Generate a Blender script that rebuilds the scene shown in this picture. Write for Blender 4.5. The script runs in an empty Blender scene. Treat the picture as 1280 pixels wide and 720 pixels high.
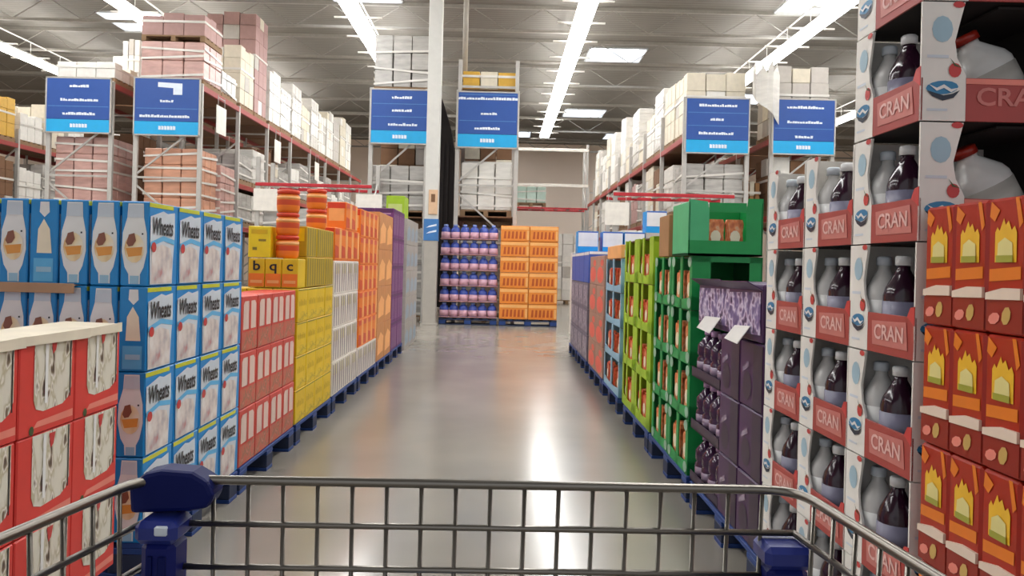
import bpy, bmesh, math, random
from mathutils import Vector, Matrix
random.seed(7)
SC = bpy.context.scene
COL = SC.collection
PI = math.pi

# ------------------------------------------------------------------ materials
def lin(h):
    h = h.lstrip('#')
    o = []
    for i in (0, 2, 4):
        v = int(h[i:i+2], 16) / 255
        o.append(v/12.92 if v <= 0.04045 else ((v+0.055)/1.055)**2.4)
    return (o[0], o[1], o[2], 1)

MATS = {}
def mat(name, col, rough=0.55, metal=0.0, var=0.06, scale=9.0, bump=0.0, spec=0.5, stretch=None):
    """Principled with a soft procedural variation of the colour."""
    m = bpy.data.materials.new(name); m.use_nodes = True
    nt = m.node_tree; b = nt.nodes['Principled BSDF']
    c = lin(col)
    tc = nt.nodes.new('ShaderNodeTexCoord')
    mp = nt.nodes.new('ShaderNodeMapping')
    if stretch: mp.inputs['Scale'].default_value = stretch
    nz = nt.nodes.new('ShaderNodeTexNoise'); nz.inputs['Scale'].default_value = scale; nz.inputs['Detail'].default_value = 3
    rp = nt.nodes.new('ShaderNodeValToRGB')
    rp.color_ramp.elements[0].position = 0.3; rp.color_ramp.elements[1].position = 0.7
    rp.color_ramp.elements[0].color = [max(0, x*(1-var)) for x in c[:3]] + [1]
    rp.color_ramp.elements[1].color = [min(1, x*(1+var)) for x in c[:3]] + [1]
    nt.links.new(tc.outputs['Object'], mp.inputs['Vector'])
    nt.links.new(mp.outputs['Vector'], nz.inputs['Vector'])
    nt.links.new(nz.outputs['Fac'], rp.inputs['Fac'])
    nt.links.new(rp.outputs['Color'], b.inputs['Base Color'])
    b.inputs['Roughness'].default_value = rough
    b.inputs['Metallic'].default_value = metal
    b.inputs['Specular IOR Level'].default_value = spec
    if bump:
        bp = nt.nodes.new('ShaderNodeBump'); bp.inputs['Strength'].default_value = bump; bp.inputs['Distance'].default_value = 0.02
        nt.links.new(nz.outputs['Fac'], bp.inputs['Height'])
        nt.links.new(bp.outputs['Normal'], b.inputs['Normal'])
    MATS[name] = m
    return m

def printed(name, cols, scale=14.0, rough=0.45, stretch=None, detail=2):
    """A printed picture: blotches of several inks."""
    m = mat(name, cols[0][1], rough)
    nt = m.node_tree
    nz = [n for n in nt.nodes if n.type == 'TEX_NOISE'][0]
    rp = [n for n in nt.nodes if n.type == 'VALTORGB'][0]
    mp = [n for n in nt.nodes if n.type == 'MAPPING'][0]
    nz.inputs['Scale'].default_value = scale; nz.inputs['Detail'].default_value = detail
    if stretch: mp.inputs['Scale'].default_value = stretch
    cr = rp.color_ramp
    cr.elements[0].position = cols[0][0]; cr.elements[0].color = lin(cols[0][1])
    cr.elements[1].position = cols[-1][0]; cr.elements[1].color = lin(cols[-1][1])
    for p, h in cols[1:-1]:
        e = cr.elements.new(p); e.color = lin(h)
    return m

def emit(name, col, strength):
    m = bpy.data.materials.new(name); m.use_nodes = True
    nt = m.node_tree
    b = nt.nodes['Principled BSDF']
    b.inputs['Base Color'].default_value = (0.8, 0.8, 0.8, 1)
    b.inputs['Emission Color'].default_value = lin(col)
    b.inputs['Emission Strength'].default_value = strength
    MATS[name] = m
    return m

# general
mat('cereal blue', '#1787cc', 0.35); mat('cereal deep blue', '#0c4d92', 0.35); mat('cereal pale blue', '#8fc0e0', 0.35)
mat('white ink', '#e9e8e6', 0.4); mat('pale grey ink', '#cdd5de', 0.4); mat('black ink', '#1b1b20', 0.4)
mat('lime ink', '#c3c72b', 0.4); mat('pale blue ink', '#9cc4dc', 0.4); mat('light blue ink', '#5fb2e2', 0.4)
mat('brown ink', '#8a5340', 0.4); mat('orange ink', '#e49a45', 0.4); mat('cream ink', '#f0e3c9', 0.4)
printed('cereal food print', [(0.3, '#e4dedb'), (0.5, '#d5c8c2'), (0.62, '#bdb3b4'), (0.74, '#b98080')], 14)
printed('cereal bowl print', [(0.3, '#f1ead9'), (0.5, '#f2dcb0'), (0.7, '#d59a4e')], 9)
mat('berry red', '#d63d36', 0.45); mat('berry light red', '#e58474', 0.45); mat('dark green ink', '#45502c', 0.5)
printed('berry label print', [(0.25, '#ded9c8'), (0.47, '#d8d2c4'), (0.55, '#b7ad8f'), (0.6, '#e8e2d8'), (0.66, '#7d6a52'), (0.72, '#4b3a35'), (0.8, '#8d2f36')], 26, stretch=(1, 1, 0.45))
mat('cream board', '#ddd2bd', 0.7); mat('tan board', '#b49070', 0.8); mat('kraft board', '#a5794f', 0.85)
mat('dark kraft board', '#7c5a40', 0.85)
mat('coral red', '#cc463b', 0.45); printed('coral print', [(0.3, '#c8564a'), (0.5, '#c06a55'), (0.6, '#8f6b52'), (0.7, '#c97b6c')], 24)
mat('coral window', '#dfc3b8', 0.4)
mat('yellow carton', '#e0bb10', 0.45); mat('yellow deep', '#c6a41a', 0.5); mat('olive ink', '#8f8128', 0.5); mat('yellow bright', '#f7dd1c', 0.4)
printed('yellow print', [(0.3, '#e6c51b'), (0.5, '#d9b71f'), (0.62, '#b3962a'), (0.7, '#dcc236')], 13, stretch=(1, 1, 3))
mat('orange carton', '#ee7f22', 0.45); mat('orange deep', '#d0481a', 0.45); mat('orange pale', '#f3b06a', 0.45); mat('orange red lid', '#d8401f', 0.35)
mat('streak white', '#e4ddd4', 0.5); mat('streak mauve', '#8c7f86', 0.5); mat('streak lime', '#cfc34a', 0.5)
mat('tan carton', '#c98a55', 0.6); mat('purple carton', '#6c2f72', 0.45); mat('purple light', '#b58fb6', 0.45); mat('purple top', '#4f2259', 0.45)
mat('grey goods', '#a59f98', 0.6); mat('grey blue goods', '#8fa0ad', 0.5)
# right row
mat('pouch red', '#a92610', 0.3); mat('pouch deep red', '#8f2012', 0.35); mat('pouch orange', '#e37a1b', 0.35); mat('flame yellow', '#eeb92c', 0.35)
mat('flame pale', '#e3d68e', 0.35); mat('flame green', '#a3a23c', 0.35); mat('tray lip white', '#e3cdb9', 0.5); mat('gold dot', '#c6a25a', 0.35)
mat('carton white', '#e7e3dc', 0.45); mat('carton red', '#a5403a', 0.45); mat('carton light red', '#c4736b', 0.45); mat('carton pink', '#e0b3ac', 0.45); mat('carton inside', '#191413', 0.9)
mat('berry ink', '#c43a38', 0.4); mat('leaf ink', '#43552f', 0.5); mat('wave blue', '#2f7fae', 0.35); mat('wave navy', '#20293b', 0.4); mat('swirl blue', '#9fbccb', 0.45)
mat('dark juice', '#2b1424', 0.12); mat('bottle label', '#77758c', 0.4); mat('bottle cap', '#d8d8da', 0.3); mat('pale bottle', '#c9c8c6', 0.2, var=0.15)
mat('plum carton', '#401c4c', 0.4, var=0.2, scale=4); mat('plum dark', '#2e1a36', 0.4); mat('plum bottle', '#3d2340', 0.12); mat('plum sheen and label', '#8d7a92', 0.15)
printed('plum flower print', [(0.3, '#4b3767'), (0.45, '#7c6a9a'), (0.55, '#cfc4d8'), (0.62, '#8a6b93'), (0.7, '#3a2a52')], 18)
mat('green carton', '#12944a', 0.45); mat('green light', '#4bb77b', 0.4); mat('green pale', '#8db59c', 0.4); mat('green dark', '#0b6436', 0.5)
printed('snack pack print', [(0.3, '#b9502d'), (0.5, '#e58a55'), (0.6, '#eab58d'), (0.7, '#a0742c')], 15)
mat('lime carton', '#a2c626', 0.45); mat('lime pale', '#c3d27c', 0.45)
printed('red snack print', [(0.3, '#c43b22'), (0.5, '#de6a42'), (0.6, '#e7a277'), (0.7, '#8c3320')], 14)
mat('sky post', '#8db9d2', 0.4); mat('coral soft', '#e0604e', 0.5); mat('brown soft', '#a98472', 0.6)
mat('solid blue', '#3b5ab0', 0.45); mat('box sky blue', '#1e9be0', 0.4); mat('slate goods', '#6f6877', 0.5, var=0.2)
printed('mixed goods print', [(0.3, '#58505f'), (0.5, '#8f8697'), (0.6, '#b9aeb8'), (0.7, '#4a4450')], 10)
# far stacks
mat('jug blue', '#3c50a4', 0.25); mat('jug pink', '#d8a9b8', 0.35); mat('jug cap', '#7f93cf', 0.25); mat('jug tray', '#cf9c96', 0.6)
mat('brand orange', '#e58a33', 0.5); mat('brand orange deep', '#b9521c', 0.5); mat('brand orange pale', '#f0b26a', 0.5)
# warehouse
mat('pallet blue', '#1d3f80', 0.55); mat('pallet dark', '#1d2a48', 0.6); mat('pallet wood', '#8b6f52', 0.85)
mat('rack grey', '#b7b3ad', 0.5, 0.2); mat('rack red', '#b3202b', 0.45); mat('rack rust', '#9a352f', 0.5)
mat('sign blue', '#204d9a', 0.45, var=0.03); mat('sign sky', '#12a5e0', 0.45, var=0.03); mat('sign white', '#dfe9f5', 0.45); mat('sign line', '#4577b8', 0.45)
mat('placard white', '#e6e0d6', 0.55)
mat('column white', '#d2d0ca', 0.6, var=0.03); mat('column band blue', '#3c76b4', 0.5); mat('column grey', '#aaa49b', 0.6, var=0.04); mat('column tan', '#d8b492', 0.6)
mat('gap shade and tyre black', '#241d1b', 0.8)
mat('white wrap', '#dcd8d0', 0.3, var=0.10, scale=3, bump=0.25, stretch=(1, 1, 5))
mat('grey wrap', '#b0aca6', 0.25, var=0.18, scale=3, bump=0.3, stretch=(1, 1, 4))
mat('pink wrap', '#c39a90', 0.3, var=0.16, scale=3, bump=0.3, stretch=(1, 1, 4))
mat('salmon wrap', '#c89276', 0.3, var=0.14, scale=3, bump=0.3, stretch=(1, 1, 4))
mat('cream box', '#d9cfba', 0.6); mat('white box', '#e2ded6', 0.55); mat('grey box', '#bdb6ad', 0.6); mat('rose box', '#ae8a84', 0.6); mat('yellow box', '#d3a53a', 0.5)
mat('mint wrap', '#b9d2c6', 0.4)
mat('wire steel', '#7d7871', 0.3, 0.9, var=0.05); mat('navy plastic', '#0d1760', 0.45, spec=0.25); mat('navy cap', '#1e2b78', 0.35); mat('navy dark', '#0a1450', 0.5, spec=0.15)
mat('joist grey', '#8f8a81', 0.6); mat('lamp housing', '#d8d5ce', 0.5); mat('skylight frame', '#c4c6c8', 0.5); mat('pipe grey', '#a8a196', 0.5)
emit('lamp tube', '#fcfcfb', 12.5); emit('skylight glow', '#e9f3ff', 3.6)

# ------------------------------------------------------------------ mesh builder
class MB:
    def __init__(s): s.bm = bmesh.new(); s.ms = []
    def mi(s, m):
        if m not in s.ms: s.ms.append(m)
        return s.ms.index(m)
    def box(s, x0, x1, y0, y1, z0, z1, m, bev=0.0):
        i = s.mi(m)
        t = bmesh.new(); bmesh.ops.create_cube(t, size=1)
        bmesh.ops.scale(t, vec=(abs(x1-x0), abs(y1-y0), abs(z1-z0)), verts=t.verts)
        bmesh.ops.translate(t, vec=((x0+x1)/2, (y0+y1)/2, (z0+z1)/2), verts=t.verts)
        if bev: bmesh.ops.bevel(t, geom=t.edges[:], offset=bev, segments=1, affect='EDGES')
        s._merge(t, i); return s
    def _merge(s, t, i, smooth=False):
        vm = [s.bm.verts.new(v.co) for v in t.verts]
        t.verts.index_update()
        for f in t.faces:
            try:
                g = s.bm.faces.new([vm[v.index] for v in f.verts]); g.material_index = i; g.smooth = smooth
            except ValueError: pass
        t.free()
    def poly(s, pts, m):
        i = s.mi(m); f = s.bm.faces.new([s.bm.verts.new(p) for p in pts]); f.material_index = i; return s
    def slab(s, pts, n, th, m):
        """polygon pts (3D) extruded by th along n"""
        i = s.mi(m); n = Vector(n) * th
        a = [s.bm.verts.new(p) for p in pts]; b = [s.bm.verts.new(Vector(p) + n) for p in pts]
        fs = [s.bm.faces.new(a), s.bm.faces.new(list(reversed(b)))]
        for k in range(len(a)):
            fs.append(s.bm.faces.new((a[k], b[k], b[(k+1) % len(a)], a[(k+1) % len(a)])))
        for f in fs: f.material_index = i
        return s
    def bar(s, p, q, w, h, m):
        p, q = Vector(p), Vector(q); d = (q-p); L = d.length
        if L < 1e-6: return s
        d.normalize(); up = Vector((0, 0, 1)) if abs(d.z) < 0.95 else Vector((0, 1, 0))
        a = d.cross(up).normalized(); b = a.cross(d)
        i = s.mi(m); vs = []
        for o in (p, q):
            for sx, sy in ((-1, -1), (1, -1), (1, 1), (-1, 1)):
                vs.append(s.bm.verts.new(o + a*sx*w/2 + b*sy*h/2))
        for f in ((0,1,2,3), (7,6,5,4), (0,4,5,1), (1,5,6,2), (2,6,7,3), (3,7,4,0)):
            s.bm.faces.new([vs[k] for k in f]).material_index = i
        return s
    def tube(s, pts, r, m, seg=10):
        pts = [Vector(p) for p in pts]; i = s.mi(m); rings = []
        for k, p in enumerate(pts):
            d = (pts[min(k+1, len(pts)-1)] - pts[max(k-1, 0)]).normalized()
            up = Vector((0, 0, 1)) if abs(d.z) < 0.9 else Vector((0, 1, 0))
            a = d.cross(up).normalized(); b = a.cross(d)
            rings.append([s.bm.verts.new(p + a*r*math.cos(2*PI*j/seg) + b*r*math.sin(2*PI*j/seg)) for j in range(seg)])
        for k in range(len(rings)-1):
            for j in range(seg):
                f = s.bm.faces.new((rings[k][j], rings[k][(j+1) % seg], rings[k+1][(j+1) % seg], rings[k+1][j]))
                f.material_index = i; f.smooth = True
        for rg in (rings[0], rings[-1]): s.bm.faces.new(rg).material_index = i
        return s
    def lathe(s, prof, m, cx=0, cy=0, seg=16, flat=1.0):
        """prof: (r, z) or (r, z, mat)"""
        rings = []
        for p in prof:
            rings.append([s.bm.verts.new((cx + p[0]*math.cos(2*PI*j/seg), cy + p[0]*flat*math.sin(2*PI*j/seg), p[1])) for j in range(seg)])
        for k in range(len(rings)-1):
            i = s.mi(prof[k][2] if len(prof[k]) > 2 else m)
            for j in range(seg):
                f = s.bm.faces.new((rings[k][j], rings[k][(j+1) % seg], rings[k+1][(j+1) % seg], rings[k+1][j]))
                f.material_index = i; f.smooth = True
        s.bm.faces.new(rings[0]).material_index = s.mi(m)
        s.bm.faces.new(rings[-1]).material_index = s.mi(prof[-1][2] if len(prof[-1]) > 2 else m)
        return s
    def add_mesh(s, me, M, m):
        i = s.mi(m); vm = [s.bm.verts.new(M @ v.co) for v in me.vertices]
        for p in me.polygons:
            try: s.bm.faces.new([vm[k] for k in p.vertices]).material_index = i
            except ValueError: pass
        return s
    def build(s, name, parent=None, loc=None, fix=True):
        if fix: bmesh.ops.recalc_face_normals(s.bm, faces=s.bm.faces[:])
        me = bpy.data.meshes.new(name); s.bm.to_mesh(me); s.bm.free()
        for m in s.ms: me.materials.append(MATS[m])
        o = bpy.data.objects.new(name, me); COL.objects.link(o)
        if parent: o.parent = parent
        if loc: o.location = loc
        return o

def tag(o, label, cat, group=None):
    o['label'] = label; o['category'] = cat
    if group: o['group'] = group
    return o
def struct(o): o['kind'] = 'structure'; return o
def empty(name, loc=(0, 0, 0)):
    o = bpy.data.objects.new(name, None); COL.objects.link(o); o.location = loc; o.empty_display_size = 0.1; return o
def dup(root, loc, label=None, group=None, rz=0.0):
    r = root.copy(); COL.objects.link(r); r.location = loc; r.rotation_euler = (0, 0, rz)
    if label: r['label'] = label
    if group: r['group'] = group
    for ch in list(root.children):
        c = ch.copy(); COL.objects.link(c); c.parent = r
        for g in list(ch.children):
            d = g.copy(); COL.objects.link(d); d.parent = c
    return r
def text_mesh(body, size, extrude=0.0):
    cu = bpy.data.curves.new('lettering', 'FONT'); cu.body = body; cu.size = size; cu.align_x = 'CENTER'; cu.align_y = 'CENTER'
    cu.resolution_u = 3; cu.offset = size*0.018; cu.extrude = extrude
    o = bpy.data.objects.new('lettering', cu); COL.objects.link(o)
    bpy.context.view_layer.update()
    me = bpy.data.meshes.new_from_object(o.evaluated_get(bpy.context.evaluated_depsgraph_get()))
    bpy.data.objects.remove(o); bpy.data.curves.remove(cu)
    return me
# text frames: A = aisle face, C = face towards the cart
FR = {('A', 1): Matrix(((0, 0, 1), (1, 0, 0), (0, 1, 0))), ('A', -1): Matrix(((0, 0, -1), (-1, 0, 0), (0, 1, 0))),
      ('C', 1): Matrix(((1, 0, 0), (0, 0, -1), (0, 1, 0))), ('C', -1): Matrix(((1, 0, 0), (0, 0, -1), (0, 1, 0)))}
def put_text(mb, me, face, s, pos, m, sx=1.0, sy=1.0, shear=0.0):
    M = Matrix.Translation(pos) @ FR[(face, s)].to_4x4() @ Matrix(((sx, shear, 0, 0), (0, sy, 0, 0), (0, 0, 1, 0), (0, 0, 0, 1)))
    mb.add_mesh(me, M, m)

class Face:
    """Draw on one face of a carton. A: u runs along y from the near edge. C: u runs to the image right."""
    def __init__(s, mb, face, sgn, dep, eps=0.0015): s.mb, s.f, s.s, s.d, s.e = mb, face, sgn, dep, eps
    def P(s, u, v, k=1):
        if s.f == 'A': return (s.s*s.e*k, u, v)
        return ((-s.d + u) if s.s > 0 else u, -s.e*k, v)
    def rect(s, u0, u1, v0, v1, m, k=1): s.mb.poly([s.P(u0, v0, k), s.P(u1, v0, k), s.P(u1, v1, k), s.P(u0, v1, k)], m); return s
    def shape(s, pts, m, k=1): s.mb.poly([s.P(u, v, k) for u, v in pts], m); return s
    def oval(s, u, v, ru, rv, m, k=1, n=14, a=0.0):
        s.shape([(u + ru*math.cos(2*PI*j/n)*math.cos(a) - rv*math.sin(2*PI*j/n)*math.sin(a),
                  v + ru*math.cos(2*PI*j/n)*math.sin(a) + rv*math.sin(2*PI*j/n)*math.cos(a)) for j in range(n)], m, k); return s

ORD = ['nearest', 'second', 'third', 'fourth', 'fifth', 'sixth', 'seventh', 'eighth', 'ninth', 'tenth', 'eleventh', 'twelfth', 'thirteenth']
def layer_word(k, n):
    if k == n-1: return 'top layer'
    if k == 0: return 'bottom layer'
    return ORD[n-1-k] + ' layer down'
def col_word(c, n):
    if n == 1: return 'only column'
    if c == 0: return 'nearest column'
    if c == n-1: return 'farthest column'
    return ORD[c] + ' column'

LX, RX = -1.37, 1.03

# ------------------------------------------------------------------ setting
def make_setting():
    # floor
    m = mat('polished concrete', '#989288', 0.22, var=0.10, scale=0.9)
    nt = m.node_tree; b = nt.nodes['Principled BSDF']
    n2 = nt.nodes.new('ShaderNodeTexNoise'); n2.inputs['Scale'].default_value = 2.2; n2.inputs['Detail'].default_value = 5
    mr = nt.nodes.new('ShaderNodeMapRange'); mr.inputs['To Min'].default_value = 0.15; mr.inputs['To Max'].default_value = 0.25
    tc = [n for n in nt.nodes if n.type == 'TEX_COORD'][0]
    nt.links.new(tc.outputs['Object'], n2.inputs['Vector']); nt.links.new(n2.outputs['Fac'], mr.inputs['Value'])
    nt.links.new(mr.outputs['Result'], b.inputs['Roughness'])
    mb = MB(); mb.box(-24, 24, -6, 50, -0.2, 0, 'polished concrete')
    struct(mb.build('floor'))
    # ceiling: corrugated deck with openings for the skylights
    m = mat('ceiling deck', '#726d65', 0.7, var=0.05, scale=1.0)
    nt = m.node_tree; b = nt.nodes['Principled BSDF']
    tc = [n for n in nt.nodes if n.type == 'TEX_COORD'][0]
    wv = nt.nodes.new('ShaderNodeTexWave'); wv.wave_type = 'BANDS'; wv.bands_direction = 'Y'; wv.inputs['Scale'].default_value = 1.6
    bp = nt.nodes.new('ShaderNodeBump'); bp.inputs['Strength'].default_value = 0.25; bp.inputs['Distance'].default_value = 0.03
    nt.links.new(tc.outputs['Object'], wv.inputs['Vector']); nt.links.new(wv.outputs['Fac'], bp.inputs['Height']); nt.links.new(bp.outputs['Normal'], b.inputs['Normal'])
    CZ = 8.6
    sky = [(2.75, 26.6), (-4.9, 20.6), (7.5, 20.9), (2.75, 37.0), (-12.4, 24.0), (-4.9, 34.0), (9.5, 33.0), (-.5, 43.5), (5.5, 43.5)]  # the last two are added to brighten the back wall
    SWX, SWY = 1.95, 1.9
    xs = sorted(set([-24, 24] + [q for s_ in sky for q in (s_[0], s_[0]+SWX)])); ys = sorted(set([-6, 50] + [q for s_ in sky for q in (s_[1], s_[1]+SWY)]))
    mb = MB()
    for i in range(len(xs)-1):
        for j in range(len(ys)-1):
            cx, cy = (xs[i]+xs[i+1])/2, (ys[j]+ys[j+1])/2
            if any(s_[0] < cx < s_[0]+SWX and s_[1] < cy < s_[1]+SWY for s_ in sky): continue
            mb.poly([(xs[i], ys[j], CZ), (xs[i+1], ys[j], CZ), (xs[i+1], ys[j+1], CZ), (xs[i], ys[j+1], CZ)], 'ceiling deck')
    struct(mb.build('ceiling'))
    words = ['behind the central light strip, nearest of two', 'left of the central rack signs at the top edge', 'above the right rack signs at the top edge', 'far down beside the central light strip', 'over the far left racks', 'farther left beyond the central rack', 'farther right above the right rack']
    for k, (x, y) in enumerate(sky):
        mb = MB()
        for (a0, a1, b0, b1) in ((x, x+0.04, y, y+SWY), (x+SWX-0.04, x+SWX, y, y+SWY), (x, x+SWX, y, y+0.04), (x, x+SWX, y+SWY-0.04, y+SWY)):
            mb.box(a0, a1, b0, b1, CZ-0.05, CZ+0.45, 'skylight frame')
        o = mb.build('window_%d' % (k+1)); struct(o)
        mb = MB(); mb.box(x+0.04, x+SWX-0.04, y+0.04, y+SWY-0.04, CZ+0.38, CZ+0.42, 'skylight glow'); mb.build('skylight_pane', o)
    # open web joists and the girders along the aisle
    n = 0; y = 6.0
    while y < 47:
        mb = MB()
        mb.box(-22, 22, y-0.04, y+0.04, 8.5, 8.6, 'joist grey'); mb.box(-22, 22, y-0.04, y+0.04, 7.85, 7.92, 'joist grey')
        x = -22; up = True
        while x < 22:
            z0, z1 = (7.9, 8.52) if up else (8.52, 7.9)
            mb.bar((x, y, z0), (x+1.0, y, z1), 0.022, 0.022, 'joist grey'); x += 1.0; up = not up
        n += 1; struct(mb.build('trim_%d' % n)); y += 3.32
    # walls
    m = mat('wall paint', '#f0ddcb', 0.7, var=0.03, scale=0.4)
    mb = MB(); mb.box(-24, 24, 48, 48.3, 0, 8.6, 'wall paint'); struct(mb.build('wall_back'))
    mb = MB(); mb.box(-24.3, -24, -6, 48, 0, 8.6, 'wall paint'); struct(mb.build('wall_left'))
    mb = MB(); mb.box(24, 24.3, -6, 48, 0, 8.6, 'wall paint'); struct(mb.build('wall_right'))
    # column with painted foot, blue band and tan plate
    mb = MB(); x0, x1, y0, y1 = -1.585, -1.315, 16.18, 16.45
    mb.box(x0, x1, y0, y1, 0, 1.74, 'column grey', 0.008); mb.box(x0, x1, y0, y1, 1.74, 8.6, 'column white', 0.008)
    mb.box(x0-0.03, x1+0.03, y0-0.03, y1+0.03, 0, 0.05, 'column grey', 0.004)
    o = struct(mb.build('column'))
    mb = MB(); mb.box(x0-0.01, x1+0.01, y0-0.01, y1+0.01, 1.72, 2.16, 'column band blue', 0.003)
    for q in range(2): mb.slab([(x0+0.04, y0-0.012, 1.86+q*.12), (x1-0.02, y0-0.012, 1.9+q*.12), (x1-0.02, y0-0.012, 1.94+q*.12), (x0+0.1, y0-0.012, 1.9+q*.12)], (0, -1, 0), 0.003, 'sign white')
    mb.build('painted_band', o)
    mb = MB(); mb.box(x0+0.08, x1-0.01, y0-0.03, y0, 2.25, 2.75, 'column tan', 0.004); mb.box(x0+0.13, x1-0.06, y0-0.036, y0-0.03, 2.5, 2.66, 'dark kraft board'); mb.build('notice_plate', o)
    return CZ
make_setting()

# strip lights
def strip(x, y0, y1, label):
    root = tag(empty('strip_light', (x, y0, 7.3)), label, 'light', 'long ceiling strip lights')
    L = y1-y0
    mb = MB(); mb.box(-0.09, 0.09, 0, L, 0.06, 0.14, 'lamp housing', 0.01)
    mb.slab([(-0.09, 0, 0.14), (-0.04, 0, 0.2), (0.04, 0, 0.2), (0.09, 0, 0.14)], (0, 1, 0), L, 'lamp housing'); mb.build('housing', root)
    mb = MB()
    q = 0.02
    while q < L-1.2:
        mb.box(-0.22, 0.22, q, q+1.63, 0.0, 0.06, 'lamp tube', 0.015); q += 1.66  # drawn wider than the fixture, lamp bloom put into the width
    mb.build('bloom_diffuser', root)
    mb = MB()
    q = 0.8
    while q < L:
        mb.bar((0, q, 0.08), (0, q, 0.58), 0.012, 0.012, 'lamp housing'); mb.box(-0.6, 0.6, q-0.025, q+0.025, 0.06, 0.1, 'lamp housing'); q += 1.66  # rods, plus wide pale cross arms shaped as glare spikes
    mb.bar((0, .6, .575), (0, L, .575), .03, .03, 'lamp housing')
    mb.build('hanger_and_glare_arms', root)
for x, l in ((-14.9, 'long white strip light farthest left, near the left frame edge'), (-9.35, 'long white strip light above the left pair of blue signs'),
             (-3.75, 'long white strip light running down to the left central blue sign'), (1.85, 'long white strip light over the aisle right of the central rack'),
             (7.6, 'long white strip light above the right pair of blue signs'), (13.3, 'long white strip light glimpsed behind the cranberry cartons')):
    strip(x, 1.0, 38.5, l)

# ------------------------------------------------------------------ pallets
def make_pallet(name, w, l, m, md):
    """w along x (centred), l along y from 0"""
    root = empty(name)
    mb = MB(); n = 7
    for k in range(n):
        x = -w/2 + k*(w-0.1)/(n-1); mb.box(x, x+0.1, 0, l, 0.118, 0.14, m, 0.003)
    mb.build('deck', root)
    for q in (0.0, l/2-0.06, l-0.12):
        mb = MB()
        mb.box(-w/2, w/2, q, q+0.12, 0.095, 0.118, m, 0.002)
        for x in (-w/2, -0.07, w/2-0.14): mb.box(x, x+0.14, q, q+0.12, 0.02, 0.095, md, 0.004)
        mb.box(-w/2, w/2, q, q+0.12, 0.0, 0.02, m, 0.002)
        mb.build('runner', root)
    return root
PAL = None
def pallet(cx, y, label):
    global PAL
    if PAL is None:
        PAL = make_pallet('plastic_pallet', 1.02, 1.1, 'pallet blue', 'pallet dark'); PAL['category'] = 'pallet'; PAL['group'] = 'blue plastic pallets along the aisle'
        o = PAL; o.location = (cx, y, 0); o['label'] = label
    else: o = dup(PAL, (cx, y, 0), label)
    return o

# ------------------------------------------------------------------ stacks of cartons
def stack(make, s, y0, ncol, w, z0, nlay, h, desc, where, cat, group, dep, nend=0, skip=(), gap=0.005, end_layers=None, X=None, jit=0.002, extra=None):
    """aisle column of ncol x nlay cartons and, on the cart side, nend more in a row away from the aisle."""
    X = (LX if s > 0 else RX) if X is None else X
    proto = None; out = {}
    for k in range(nlay):
        cells = [(c, 0) for c in range(ncol)] + [(0, e) for e in range(1, nend+1) if end_layers is None or k in end_layers]
        for c, e in cells:
            if (k, c, e) in skip: continue
            loc = (X - s*e*(dep+gap) + random.uniform(-jit, jit), y0 + c*(w+gap) + random.uniform(-jit, jit)*0.8, z0 + k*h)
            if e == 0: label = ', '.join([f"{desc} {where}"] + ([layer_word(k, nlay)] if nlay > 1 else []) + ([col_word(c, ncol)] if ncol > 1 else []))
            else: label = f"{desc} facing the cart, " + (layer_word(k, nlay) + ', ' if nlay > 1 else '') + f"{ORD[e]} from aisle corner"
            if proto is None:
                proto = make(s, w, h, dep); o = proto; tag(o, label, cat, group); o.location = loc
            else: o = dup(proto, loc, label)
            out[(k, c, e)] = o
    return out

def body(mb, s, w, h, dep, m, bev=0.004, hgap=0.003):
    mb.box(0, -s*dep, 0, w, 0, h-hgap, m, bev)

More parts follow.
